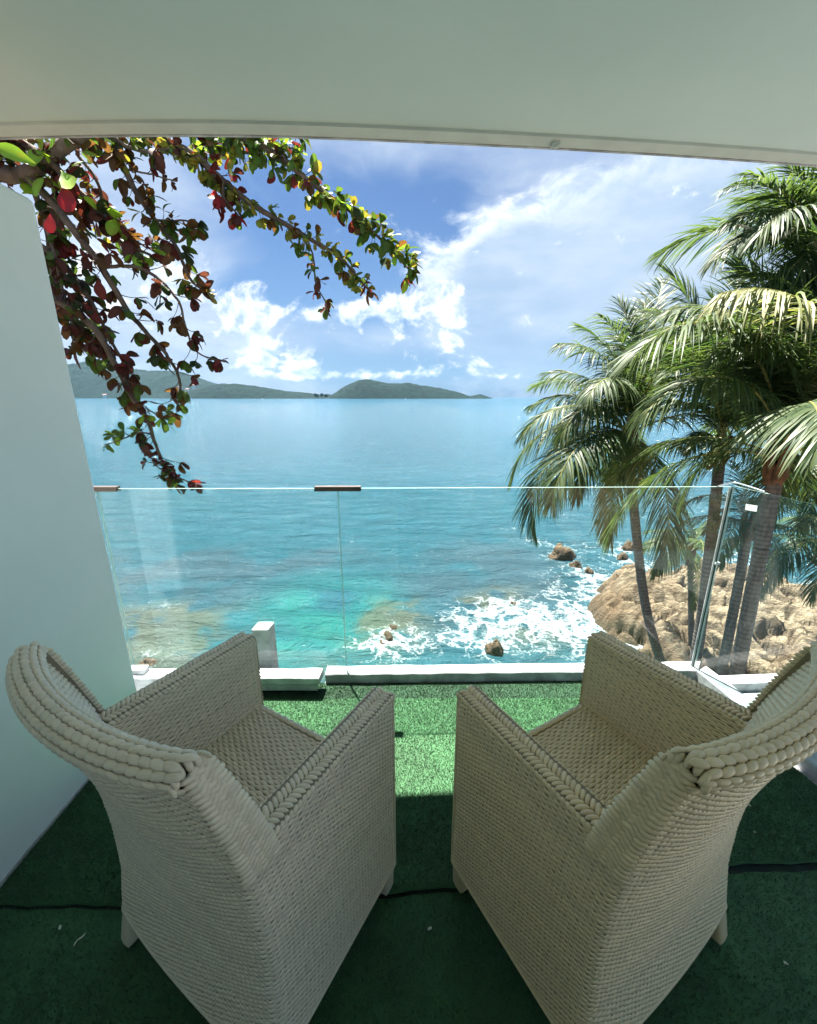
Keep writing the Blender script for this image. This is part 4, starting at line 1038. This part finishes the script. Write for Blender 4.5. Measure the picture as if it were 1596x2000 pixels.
# ------------------------------------------------------------------ coconut palms
def make_frond(az_, e0, L, droop, hang=0.5, seed=0, nl=64, twist=0.0, tilt=0.0, curl=0.0):
    """returns rachis (V,F) and leaflet arrays in local space of the crown"""
    r = np.random.default_rng(seed); n = 26; t = np.linspace(0, 1, n)
    e = e0 - droop * t ** 1.25
    a = az_ + curl * t
    d = np.stack([np.sin(a) * np.cos(e), np.cos(a) * np.cos(e), np.sin(e)], -1)
    P_ = np.vstack([[0, 0, 0], np.cumsum((d[1:] + d[:-1]) / 2 * L / (n - 1), axis=0)])
    rv = tube(P_, np.interp(t, [0, .1, .5, 1], [.042, .026, .014, .004]) * (L / 4.2) ** .6, 6)
    lt = np.sort(np.concatenate([np.linspace(.16, .995, nl), np.linspace(.16, .995, nl) + .004])) ; m = len(lt)
    side = np.where(np.arange(m) % 2 == 0, 1.0, -1.0)
    lt = np.clip(lt + r.normal(0, .003, m), .14, .999)
    pos = np.stack([np.interp(lt, t, P_[:, k]) for k in range(3)], -1); dd = np.stack([np.interp(lt, t, d[:, k]) for k in range(3)], -1)
    dd /= np.linalg.norm(dd, axis=1)[:, None]
    up = np.array([0, 0, 1.0]); sv = np.cross(dd, up); sv /= np.linalg.norm(sv, axis=1)[:, None] + 1e-6
    ct, st_ = math.cos(tilt), math.sin(tilt)
    un = np.cross(sv, dd)
    sv2 = sv * ct + un * st_; un2 = un * ct - sv * st_
    ll = L * (.30 * np.sin(PI * np.clip(.16 + .80 * (lt - .14) / .86, 0, 1)) ** .55) * (1 + r.normal(0, .07, m))
    ang = np.interp(lt, [.14, .6, 1], [R(62), R(50), R(18)]) + r.normal(0, R(4), m)
    v0 = sv2 * (side * np.sin(ang))[:, None] + dd * np.cos(ang)[:, None] + un2 * (.16 + r.normal(0, .08, m))[:, None]
    v0 /= np.linalg.norm(v0, axis=1)[:, None]
    hg = hang * (1 + r.normal(0, .18, m))
    K_ = 5; w0 = .0175 * (L / 4.2) ** .4
    wd = w0 * np.array([.55, 1, .85, .55, .04]); pts = [pos]; cur = pos.copy(); v = v0.copy()
    for k in range(1, K_):
        v = v + np.array([0, 0, -1.0])[None, :] * (hg * .42)[:, None] + r.normal(0, .03, (m, 3)); v /= np.linalg.norm(v, axis=1)[:, None]
        cur = cur + v * (ll / (K_ - 1))[:, None]; pts.append(cur)
    pts = np.stack(pts, 1)
    wdir = np.cross(v0, np.cross(dd, v0) + 0 * dd); wdir = dd - v0 * np.sum(dd * v0, 1)[:, None]; wdir /= np.linalg.norm(wdir, axis=1)[:, None] + 1e-6
    wdir = wdir + r.normal(0, .28, (m, 3)); wdir /= np.linalg.norm(wdir, axis=1)[:, None]
    Vv = np.stack([pts - wdir[:, None, :] * wd[None, :, None], pts + wdir[:, None, :] * wd[None, :, None]], 2)   # m,K,2,3
    b0 = np.arange(m)[:, None] * K_ * 2 + np.arange(K_ - 1)[None, :] * 2
    Fq = np.stack([b0, b0 + 1, b0 + 3, b0 + 2], -1).reshape(-1, 4)
    tn = np.repeat(np.clip(r.normal(.35, .22, m) + .15 * (lt - .5), 0, 1), K_ * 2)
    return rv, (Vv.reshape(-1, 3), Fq, tn)
def to_azel(dx, dy, dz): return math.atan2(dx, dy), math.atan2(dz, math.hypot(dx, dy))
def palm(label, base, crown, r0, r1, fronds, nrand=14, L=3.8, seed=0, nuts=5, bulge=None, group='coconut palms beyond the railing', nl=92, ring=.11, elmin=-40):
    t = empty('coconut_palm', base); tag(t, label, 'palm tree', group)
    bs = Vector(base); cr = Vector(crown) - bs
    rel = [Vector((0, 0, 0)), cr * .33 + Vector(bulge or (0, 0, 0)), cr * .68 + Vector(bulge or (0, 0, 0)) * .7, cr]
    Ln = cr.length; n = max(40, int(Ln / (ring / 4))); C = spline([tuple(p) for p in rel], n)
    q = np.linspace(0, 1, n); s_ = q * Ln / ring; fr = s_ - np.floor(s_)
    rnd = np.random.default_rng(seed)
    jit = rnd.random(int(s_.max()) + 3)[np.floor(s_).astype(int)]
    rad = (r0 + (r1 - r0) * q ** .6) * (1 + .055 * (1 - fr) * (0.6 + jit)) + .35 * r0 * np.exp(-q * Ln / .25)
    V, F = tube(C, rad, 18); nz = np.repeat(rnd.random(n), 18).reshape(-1, 1)
    V = V + (rnd.random(V.shape) - .5) * .006
    tn = np.repeat(np.clip((fr > .74) * (.5 + .5 * jit), 0, 1), 18)
    link('trunk', mesh_np('trunk', V, F, M_TRUNK, True, {'tone': tn}), t)
    # sheaths at the crown base
    P_ = []
    for i in range(9):
        a = i * 2.4; 
        P_.append(tube(spline([cr + Vector((math.cos(a) * r1 * .7, math.sin(a) * r1 * .7, -.35)), cr + Vector((math.cos(a) * r1 * 1.25, math.sin(a) * r1 * 1.25, .0)), cr + Vector((math.cos(a) * r1 * 1.5, math.sin(a) * r1 * 1.5, .35))], 6), [r1 * .35, r1 * .6, r1 * .62, r1 * .5, r1 * .35, r1 * .12], 6))
    V, F = join(P_); V = V + (rnd.random(V.shape) - .5) * .03
    link('leaf_sheath', mesh_np('leaf_sheath', V, F, M_SHEATH, True), t)
    lst = list(fronds)
    for i in range(nrand):
        a = i * 2.39996 + rnd.normal(0, .2) + seed; lev = i / max(1, nrand - 1)
        e0 = R(80 - 88 * lev + rnd.normal(0, 6)); lst.append(dict(az=a, e0=max(R(elmin), e0), L=L * (.9 + .15 * rnd.random()) * (1 - .12 * (lev < .15)), droop=R(62 + 50 * lev + rnd.normal(0, 8)), hang=.35 + .5 * lev))
    for i, fd in enumerate(lst):
        az_ = fd['az']; e0 = fd['e0']
        rv, (lv, lf, tn) = make_frond(az_, e0, fd.get('L', L), fd['droop'], fd.get('hang', .5), seed * 100 + i, nl, tilt=fd.get('tilt', rnd.normal(0, .25)), curl=fd.get('curl', rnd.normal(0, .12)))
        root = cr + Vector((math.sin(az_), math.cos(az_), 0)) * r1 * .6 + Vector((0, 0, .02 + .2 * rnd.random()))
        yel = fd.get('yellow', False)
        fo = link('frond', mesh_np('frond', lv, lf, M_FRONDY if yel else M_FROND, True, {'tone': tn}), t, root)
        link('midrib', mesh_np('midrib', rv[0], rv[1], M_PETIOLE, True), fo)
    for i in range(nuts):
        a = seed + i * 1.3; p = cr + Vector((math.cos(a) * r1 * 2.2, math.sin(a) * r1 * 2.2, -.22 - .10 * (i % 3)))
        th = np.linspace(0, 2 * PI, 12, endpoint=False); ph = np.linspace(-PI / 2 + .05, PI / 2 - .05, 8)
        T_, Q_ = np.meshgrid(th, ph); V = np.stack([np.cos(T_) * np.cos(Q_) * .105, np.sin(T_) * np.cos(Q_) * .105, np.sin(Q_) * .135], -1).reshape(-1, 3)
        ii = np.arange(7)[:, None] * 12; j = np.arange(12)[None, :]; jn = (j + 1) % 12
        F = np.stack([ii + j, ii + jn, ii + 12 + jn, ii + 12 + j], -1).reshape(-1, 4)
        link('coconut', mesh_np('coconut', V, F, M_NUT, True), t, p)
    return t
def at(px, py, Yd):
    x, y, z = pix_dir(px, py); k = Yd / y; return (x * k, Yd, z * k + EYE)
def fr_to(crown, px, py, Yd, lift=R(35), L=None, **kw):
    """a frond whose chord runs from the crown to a place in the scene"""
    tx = at(px, py, Yd); dx, dy, dz = (tx[i] - crown[i] for i in range(3)); a, e = to_azel(dx, dy, dz); ch = math.sqrt(dx * dx + dy * dy + dz * dz)
    dr = kw.pop('droop', 2 * lift)
    arcf = 1 + .35 * (dr / 2) ** 2 / 2
    return dict(az=a, e0=e + lift, droop=dr, L=(L or ch * arcf), **kw)
# palm A: leaning slender palm, centre of the picture's right half
cA = at(1228, 858, 10.4); bA = at(1306, 1290, 10.9); bA = (bA[0], bA[1], bA[2] - .6)
fA = [fr_to(cA, 1020, 885, 9.6, R(48), hang=.8), fr_to(cA, 1062, 1075, 9.6, R(62), hang=.9), fr_to(cA, 1130, 1000, 9.0, R(55), hang=1.0), fr_to(cA, 1010, 975, 10, R(55), hang=.9),
      fr_to(cA, 1185, 1075, 9.4, R(50), hang=1.1, yellow=True, L=3.0), fr_to(cA, 1240, 960, 8.6, R(25), hang=.9, yellow=True), fr_to(cA, 1060, 750, 10.6, R(40), hang=.7), fr_to(cA, 1120, 660, 11, R(32), hang=.6),
      fr_to(cA, 1035, 820, 10.6, R(45), hang=.8), fr_to(cA, 1200, 610, 11, R(22), hang=.5), fr_to(cA, 1270, 600, 11.5, R(18), hang=.45), fr_to(cA, 1320, 640, 11, R(25), hang=.5), fr_to(cA, 1090, 700, 9.6, R(45), hang=.8),
      fr_to(cA, 1330, 800, 11, R(40), hang=.7), fr_to(cA, 1160, 640, 10, R(35), hang=.7), fr_to(cA, 1100, 900, 9.0, R(60), hang=.9), fr_to(cA, 1300, 560, 12, R(15), hang=.4), fr_to(cA, 1140, 820, 8.6, R(60), hang=.8)]
palm('leaning slender coconut palm with long drooping fronds nearest the open sea', bA, cA, .135, .105, fA, 7, 3.7, 1, 6, (-.25, 0, 0))
# palm B: upright palm just left of the glass corner
cB = at(1408, 880, 9.6); bB = at(1362, 1292, 9.4); bB = (bB[0], bB[1], bB[2] - 1.0)
fB = [fr_to(cB, 1250, 640, 9.4, R(40), hang=.5), fr_to(cB, 1380, 590, 10.5, R(20), hang=.4), fr_to(cB, 1290, 560, 10.5, R(20), hang=.4), fr_to(cB, 1440, 560, 11, R(15), hang=.4), fr_to(cB, 1280, 830, 9.4, R(50), hang=.7),
      fr_to(cB, 1240, 740, 9, R(52), hang=.7), fr_to(cB, 1330, 900, 9, R(55), hang=.9), fr_to(cB, 1480, 640, 10, R(30), hang=.5), fr_to(cB, 1340, 680, 8.6, R(45), hang=.6), fr_to(cB, 1300, 700, 8.8, R(45), hang=.6)]
palm('straight coconut palm just left of the glass corner joint', bB, cB, .14, .11, fB, 6, 3.4, 2, 2, (.05, 0, 0), elmin=5)
# palm C: thick near trunk behind the side pane
cC = at(1520, 905, 6.6); bC = at(1470, 1300, 6.5); bC = (bC[0], bC[1], -6.9)
fC = [fr_to(cC, 1215, 800, 6.2, R(62), hang=.55, L=4.3), fr_to(cC, 1330, 700, 6.4, R(50), hang=.8, L=3.6), fr_to(cC, 1290, 900, 6.0, R(66), hang=.8, L=3.3), fr_to(cC, 1420, 560, 7.6, R(28), hang=.4),
      fr_to(cC, 1530, 520, 7.8, R(18), hang=.4), fr_to(cC, 1640, 560, 7, R(25), hang=.4), fr_to(cC, 1700, 700, 6, R(40), hang=.6), fr_to(cC, 1450, 700, 5.8, R(45), hang=.6), fr_to(cC, 1600, 740, 5.6, R(40), hang=.6),
      fr_to(cC, 1700, 950, 6.4, R(60), hang=.8), fr_to(cC, 1390, 740, 5.8, R(60), hang=.6, L=2.9), fr_to(cC, 1540, 660, 8, R(30), hang=.5)]
palm('nearest coconut palm with thick ringed trunk seen through the side glass pane', bC, cC, .125, .105, fC, 8, 3.4, 3, 0, (-.05, 0, 0), ring=.085, nl=100, elmin=15)
# palm D: crown entering from the right edge, high
cD = at(1665, 560, 8.2); bD = (cD[0] + 3.8, cD[1] + .2, -6.9)
fD = [fr_to(cD, 1385, 420, 7.8, R(30), hang=.45, L=3.3), fr_to(cD, 1400, 470, 7.6, R(38), hang=.6, L=3.2), fr_to(cD, 1450, 370, 8.0, R(22), hang=.4), fr_to(cD, 1530, 330, 8.2, R(15), hang=.4), fr_to(cD, 1590, 300, 8, R(15), hang=.4),
      fr_to(cD, 1420, 560, 7.4, R(45), hang=.7), fr_to(cD, 1490, 640, 7.2, R(50), hang=.8), fr_to(cD, 1560, 700, 7.2, R(50), hang=.9), fr_to(cD, 1440, 420, 9, R(30), hang=.5), fr_to(cD, 1500, 480, 9.4, R(35), hang=.7),
      fr_to(cD, 1560, 400, 9.4, R(25), hang=.5), fr_to(cD, 1530, 560, 8.8, R(45), hang=.8), fr_to(cD, 1460, 520, 7, R(45), hang=.7), fr_to(cD, 1590, 620, 7, R(50), hang=.8)]
pD = palm('tall coconut palm whose crown enters from the right edge below the soffit', bD, cD, .19, .15, fD, 9, 3.4, 4, 5, nl=96, elmin=10)
V, F = tube(spline([np.array(at(*p)) - np.array(bD) for p in ((1660, 560, 8.0), (1598, 480, 7.3), (1588, 445, 7.3), (1560, 440, 7.3), (1530, 462, 7.3), (1500, 463, 7.3), (1470, 448, 7.3), (1440, 438, 7.3))], 50), np.linspace(.055, .012, 50), 8)
link('flower_stalk', mesh_np('flower_stalk', V, F, M_STALK), pD)
# palm E: small palm standing on the rocks
cE = at(1348, 1085, 12.6); bE = at(1352, 1290, 12.2); bE = (bE[0], bE[1], -7.3)
fE = [fr_to(cE, 1265, 1105, 12, R(50), hang=.6), fr_to(cE, 1290, 1050, 12.4, R(40), hang=.5), fr_to(cE, 1330, 1000, 13, R(25), hang=.4), fr_to(cE, 1390, 1020, 12.6, R(30), hang=.5), fr_to(cE, 1250, 1085, 12.8, R(50), hang=.7), fr_to(cE, 1420, 1080, 12, R(45), hang=.7), fr_to(cE, 1300, 1130, 11.6, R(50), hang=.8)]
palm('small short palm standing on the rocks between the leaning and straight trunks', bE, cE, .095, .08, fE, 8, 1.9, 5, 0, nl=44, ring=.08)
# palm F: dark palm behind the side pane
cF = at(1462, 1030, 9.0); bF = at(1408, 1290, 8.8); bF = (bF[0], bF[1], -7.0)
fF = [fr_to(cF, 1390, 1010, 8.8, R(45), hang=.6), fr_to(cF, 1385, 1060, 9, R(55), hang=.7), fr_to(cF, 1540, 1080, 8.6, R(50), hang=.8), fr_to(cF, 1430, 960, 9.4, R(30), hang=.5), fr_to(cF, 1530, 985, 9, R(40), hang=.6), fr_to(cF, 1400, 1130, 8.4, R(60), hang=.8)]
palm('dark leaning palm between the glass corner and the thick ringed trunk', bF, cF, .115, .095, fF, 7, 2.0, 6, 3, (.1, 0, 0), nl=48)
# palm G: low crown at the right edge
cG = at(1625, 1075, 9.4); bG = (cG[0] + .9, cG[1], -7.0)
fG = [fr_to(cG, 1530, 1060, 8.6, R(45), hang=.9, yellow=True, L=2.4), fr_to(cG, 1520, 1150, 9, R(50), hang=.7), fr_to(cG, 1540, 1000, 9.6, R(30), hang=.5), fr_to(cG, 1590, 960, 9.6, R(20), hang=.4), fr_to(cG, 1500, 1195, 8.8, R(60), hang=.8), fr_to(cG, 1580, 1200, 8.4, R(60), hang=.8)]
palm('low bushy palm at the right edge with one pale yellow frond', bG, cG, .13, .11, fG, 12, 2.3, 7, 2, nl=50)
# palm H: farther dark crown at the right edge
cH = at(1615, 925, 12.5); bH = (cH[0] + 2.5, cH[1], -7.0)
palm('farther dark palm at the right edge behind the thick trunk', bH, cH, .15, .12, [fr_to(cH, 1560, 900, 12, R(35), hang=.5)], 12, 2.6, 8, 3, nl=44)

cI = at(1730, 850, 6.2); bI = (cI[0] + 1.5, cI[1], -6.9)
fI = [fr_to(cI, 1335, 625, 6.0, R(40), hang=1.15, L=4.0, yellow=True, tilt=.15), fr_to(cI, 1400, 720, 6.6, R(45), hang=.9), fr_to(cI, 1440, 560, 7.2, R(28), hang=.6), fr_to(cI, 1560, 480, 7, R(20), hang=.4)]
palm('coconut palm just outside the right edge sending a pale arching frond into view', bI, cI, .18, .15, fI, 2, 3.2, 9, 4, nl=100, elmin=15)

# ------------------------------------------------------------------ sea almond tree
def leaf_mesh(colr, seed, L=.12):
    r = np.random.default_rng(seed); n = 7; V = []; F = []
    wprof = [0.08, .34, .66, .92, 1.0, .86, .42]; hw = L * .33
    bend = r.normal(.12, .22); fold = r.random() * .45 + .05
    for i in range(n):
        x = L * (i / (n - 1)); zc = -bend * L * (i / (n - 1)) ** 2 * 2
        for s_ in (-1, 0, 1): V.append((x, s_ * hw * wprof[i], zc + abs(s_) * fold * hw * wprof[i] + r.normal(0, .0012)))
    for i in range(n - 1):
        for j in range(2): a = i * 3 + j; F.append((a, a + 3, a + 4, a + 1))
    V = np.array(V); c = np.array(colr) * (.85 if colr[0] > colr[1] else 1.1) * (1 + r.normal(0, .08)); rib = np.tile([0, 1, 0], n)[:, None]
    tint_ = c[None, :] * (1 + .35 * rib) * (1 + r.normal(0, .06, (len(V), 1)))
    return V, np.array(F), np.clip(tint_, 0, 1)
LEAFCOL = {'r': (0.115, 0.018, 0.018), 'm': (0.075, 0.026, 0.022), 'b': (0.105, 0.055, 0.020), 'g': (0.055, 0.105, 0.018), 'G': (0.16, 0.30, 0.03), 'R': (0.26, 0.02, 0.03), 'd': (0.022, 0.038, 0.014), 'y': (0.16, 0.17, 0.03)}
LM = {k: [leaf_mesh(c, 10 * i + j) for j in range(5)] for i, (k, c) in enumerate(LEAFCOL.items())}
LME = {k: [mesh_np('leaf', v, f, M_LEAF, True, {'tint': t_}) for v, f, t_ in l] for k, l in LM.items()}
TB = (-5.6, 3.6, -7.0)
almond = empty('almond_tree', TB); tag(almond, 'sea almond tree hanging red and green leaves over the balcony from the left', 'tree')
TBv = np.array(TB)
V, F = tube(spline([(0, 0, -.3), (.1, .1, 3), (.3, 0, 6.5), (.7, -.1, 9.2), (1.3, -.1, 10.7), (1.9, 0, 11.9)], 60), np.linspace(.26, .09, 60), 14)
link('trunk', mesh_np('trunk', V + (rng.random(V.shape) - .5) * .012, F, M_BARK), almond)
# branches as lists of (px, py, distance) seen in the scene; palette; leaf density; leaf size
BR = [
 ('O1', [(-60, 250, 3.9), (120, 225, 3.7), (300, 235, 3.6), (440, 262, 3.6), (530, 300, 3.6), (585, 345, 3.65), (640, 385, 3.7), (700, 430, 3.7), (750, 480, 3.75), (800, 535, 3.8)], (.035, .007), 'gggGygydgrb', 1.6, .95, .45),
 ('O2', [(200, 240, 3.6), (300, 265, 3.5), (380, 300, 3.5), (430, 345, 3.5), (490, 395, 3.5), (550, 430, 3.5), (610, 465, 3.5), (665, 500, 3.55), (700, 535, 3.6), (726, 562, 3.6)], (.032, .006), 'yygbygyrgy', 1.1, .80, .42),
 ('O2b', [(600, 465, 3.5), (614, 510, 3.5), (618, 550, 3.5), (638, 590, 3.5), (645, 618, 3.5)], (.007, .004), 'bgrm', .5, .8, .75),
 ('O2c', [(400, 320, 3.5), (435, 350, 3.45), (440, 385, 3.45), (470, 420, 3.45)], (.010, .005), 'rbgmR', .9, .9, .3),
 ('O3', [(160, 250, 3.4), (225, 300, 3.4), (262, 370, 3.35), (300, 430, 3.35), (345, 485, 3.3), (370, 545, 3.3), (405, 575, 3.3)], (.026, .006), 'mbgrgdyb', .75, .95, .3),
 ('O3b', [(300, 430, 3.35), (335, 430, 3.3), (365, 430, 3.3), (385, 450, 3.3)], (.009, .004), 'ggbd', .9, .85, .35),
 ('O3c', [(240, 330, 3.4), (300, 340, 3.4), (345, 352, 3.4)], (.007, .004), 'rmb', .45, .6, .35),
 ('O4', [(40, 330, 3.1), (100, 390, 3.05), (150, 450, 3.0), (200, 520, 3.0), (240, 590, 3.0), (280, 640, 3.0), (325, 690, 3.0), (350, 740, 3.0), (345, 800, 3.0)], (.028, .006), 'mrgbmdgb', .62, .85, .1),
 ('O4b', [(200, 520, 3.0), (260, 520, 3.0), (310, 545, 3.0), (350, 590, 3.0), (365, 640, 3.0), (385, 690, 3.0), (430, 712, 3.0)], (.012, .004), 'mbrmgd', .65, .8, .15),
 ('O5', [(60, 560, 2.9), (130, 595, 2.85), (190, 645, 2.85), (225, 705, 2.85), (255, 765, 2.85), (285, 815, 2.85), (300, 860, 2.85), (320, 905, 2.85), (345, 930, 2.85), (380, 945, 2.85)], (.026, .004), 'mrmgmbdb', .58, .82, 0),
 ('O5b', [(300, 850, 2.85), (270, 845, 2.8), (240, 858, 2.8), (205, 870, 2.8)], (.006, .003), 'gGg', .7, .6, .5),
 ('O5c', [(290, 800, 2.85), (315, 820, 2.8), (330, 835, 2.8)], (.005, .003), 'gGb', .8, .7, .5),
 ('O5d', [(320, 905, 2.85), (300, 905, 2.8), (340, 935, 2.8)], (.005, .003), 'rdm', 1.2, .6, .5),
 ('O6', [(80, 480, 3.0), (130, 520, 3.0), (180, 590, 2.95), (215, 660, 2.95), (250, 730, 2.9), (240, 770, 2.9)], (.018, .005), 'mrmbdg', .75, .9, .1),
 ('O7', [(90, 430, 3.0), (110, 500, 2.95), (130, 570, 2.9), (150, 640, 2.9), (145, 680, 2.9)], (.012, .004), 'mbdgm', .9, .85, .2),
 ('O8', [(-40, 330, 3.2), (40, 345, 3.1), (100, 310, 3.1), (165, 265, 3.1), (240, 215, 3.2)], (.05, .035), 'gbGgmd', .55, 1.1, .4),
 ('O9', [(-60, 250, 3.3), (20, 270, 3.2), (90, 310, 3.1), (140, 360, 3.1), (180, 400, 3.1), (230, 470, 3.1), (290, 500, 3.1)], (.03, .008), 'dmGrmb', 1.1, 1.05, .35),
 ('O10', [(60, 240, 3.5), (200, 265, 3.4), (260, 290, 3.4), (300, 300, 3.4), (350, 290, 3.4)], (.02, .006), 'gybgm', 1.1, .8, .45),
 ('O11', [(360, 250, 3.7), (430, 290, 3.7), (490, 300, 3.7), (540, 290, 3.7), (590, 300, 3.7)], (.016, .006), 'ggyrGd', 1.3, .9, .45),
 ('O12', [(70, 380, 3.4), (90, 450, 3.4), (100, 540, 3.4), (135, 620, 3.4), (190, 700, 3.3)], (.02, .006), 'dggmdb', 1.0, 1.0, .2),
 ('O13', [(150, 300, 3.8), (190, 360, 3.8), (200, 430, 3.8), (250, 470, 3.8), (300, 480, 3.8)], (.014, .005), 'mrbgy', .6, .8, .2),
]
single, rest = [], []
r = np.random.default_rng(99)
wallhide = lambda px, py: px < 60 + (py - 380) * .205 and py > 350
for nm, pts, (ra, rb), pal, dens, size, upw in BR:
    W_ = np.array([at(*p) for p in pts]) - TBv
    n = max(14, len(pts) * 6); C = spline(W_, n); C += np.cumsum(r.normal(0, .0035, C.shape), 0) * .5
    V, F = tube(C, np.linspace(ra, rb, n), 8)
    br = link('branch', mesh_np('branch', V, F, M_BARK), almond)
    seg = np.linalg.norm(np.diff(C, axis=0), axis=1); cum = np.concatenate([[0], np.cumsum(seg)])
    step = .036 / dens; ds = np.arange(.18 * (cum[-1] > 1.5), cum[-1] + .01, step); P_ = []
    for s_ in ds:
        c = np.array([np.interp(s_, cum, C[:, k]) for k in range(3)]); tdir = np.array([np.interp(min(s_ + .05, cum[-1]), cum, C[:, k]) for k in range(3)]) - np.array([np.interp(max(0, s_ - .05), cum, C[:, k]) for k in range(3)])
        tdir /= np.linalg.norm(tdir) + 1e-9
        off = r.normal(0, 1, 3); off -= tdir * off.dot(tdir); off /= np.linalg.norm(off); off[2] += .6 * upw - .25; off += tdir * .5; off /= np.linalg.norm(off)
        last = s_ > cum[-1] - step * 1.2
        tl = (.02 + .12 * r.random()) * size * (0.2 if last else 1) * (0.8 + .3 * (upw < .3))
        tip = c + off * tl
        tv, tf = tube(spline([c, c + off * tl * .5 + tdir * .01, tip], 4), [.0035, .0028, .0022, .002], 4); P_.append((tv, tf))
        k_ = int(r.integers(4, 8)); ax = Vector(off * .8 + tdir * .5); ax.normalize(); u_ = ax.orthogonal().normalized(); v_ = ax.cross(u_); a0 = r.random() * 6.28
        kind_here = pal[int(r.integers(len(pal)))]
        for q in range(k_):
            a = a0 + q * 2 * PI / k_ + r.normal(0, .3); sp_ = .55 + .5 * r.random()
            d = ax * (1 - sp_ * .55) + (u_ * math.cos(a) + v_ * math.sin(a)) * sp_
            d.z += -.42 + .75 * upw; d.normalize()
            nrm = Vector((r.normal(0, .35), r.normal(0, .35), 1)) + ax * .4
            kk = kind_here if r.random() < .6 else pal[int(r.integers(len(pal)))]
            M_ = frame(tip, d, nrm) @ Matrix.Diagonal((size * (.62 + .6 * r.random()),) * 3 + (1,)).to_4x4() if False else frame(tip, d, nrm) @ Matrix.Scale(size * (.42 + .50 * r.random()), 4)
            (single if True else rest).append((M_, kk, int(r.integers(5)), br))
    V, F = join(P_); tw = link('twigs', mesh_np('twigs', V, F, M_BARK), br); tw['kind'] = 'stuff'
# keep the 300 leaves nearest the balcony as parts of their own; the rest is one mass
def seen_size(it):
    p = Vector(it[0].translation) + Vector(TB); d = (p - Vector((0, 0, EYE)))
    px, dist = d.x / max(.1, d.y), d.length
    hidden = (p.z - EYE) > .505 * p.y * 1.0 or p.x < -1.303 / 1.672 * p.y and p.z < 1.2
    return (10 if hidden else 0) + dist / it[0].to_scale()[0] * .1
order = sorted(single, key=seen_size)
for M_, kk, vi, br in order[:298]:
    o = link('leaf', LME[kk][vi], br); o.matrix_basis = M_
Vs, Fs, Ts, bb = [], [], [], 0
for M_, kk, vi, br in order[298:]:
    v, f, t_ = LM[kk][vi]; A_ = np.array(M_)
    Vs.append(v @ A_[:3, :3].T + A_[:3, 3]); Fs.append(f + bb); Ts.append(t_); bb += len(v)
o = link('foliage', mesh_np('foliage', np.vstack(Vs), np.vstack(Fs), M_LEAF, True, {'tint': np.vstack(Ts)}), almond); o['kind'] = 'stuff'
print('almond leaves', len(single))
# the large bright leaves by the wall top
for px, py, yd, kk, sc_, an in ((95, 292, 2.9, 'G', 1.35, 20), (122, 335, 2.85, 'G', 1.3, -60), (70, 320, 2.9, 'G', 1.3, 170), (125, 360, 2.8, 'R', 1.3, -80), (98, 418, 2.8, 'R', .9, -90), (192, 545 / 1, 2.85, 'r', .9, -85)):
    p = np.array(at(px, py, yd)) - TBv; d = Vector((math.cos(R(an)), -.2, math.sin(R(an))))
    o = link('leaf', LME[kk][1], bpy.data.objects['branch']); o.matrix_basis = frame(p, d, (0.1, -1, .5)) @ Matrix.Scale(sc_, 4)

# ------------------------------------------------------------------ sea air
m, g = new_mat('sea_air')
pv = g.n('ShaderNodeVolumePrincipled'); pv.inputs['Color'].default_value = (0.36, 0.70, 1.0, 1); pv.inputs['Density'].default_value = HAZE if 'HAZE' in globals() else 0.000010
pv.inputs['Anisotropy'].default_value = 0.2
o_ = g.n('ShaderNodeOutputMaterial'); g.t.links.new(pv.outputs[0], o_.inputs['Volume'])
b = MB(); b.box(-9400, 9400, -9400, 9400, SEA - 2.5, 520); hz = b.obj('haze', m); tag(hz, kind='stuff')
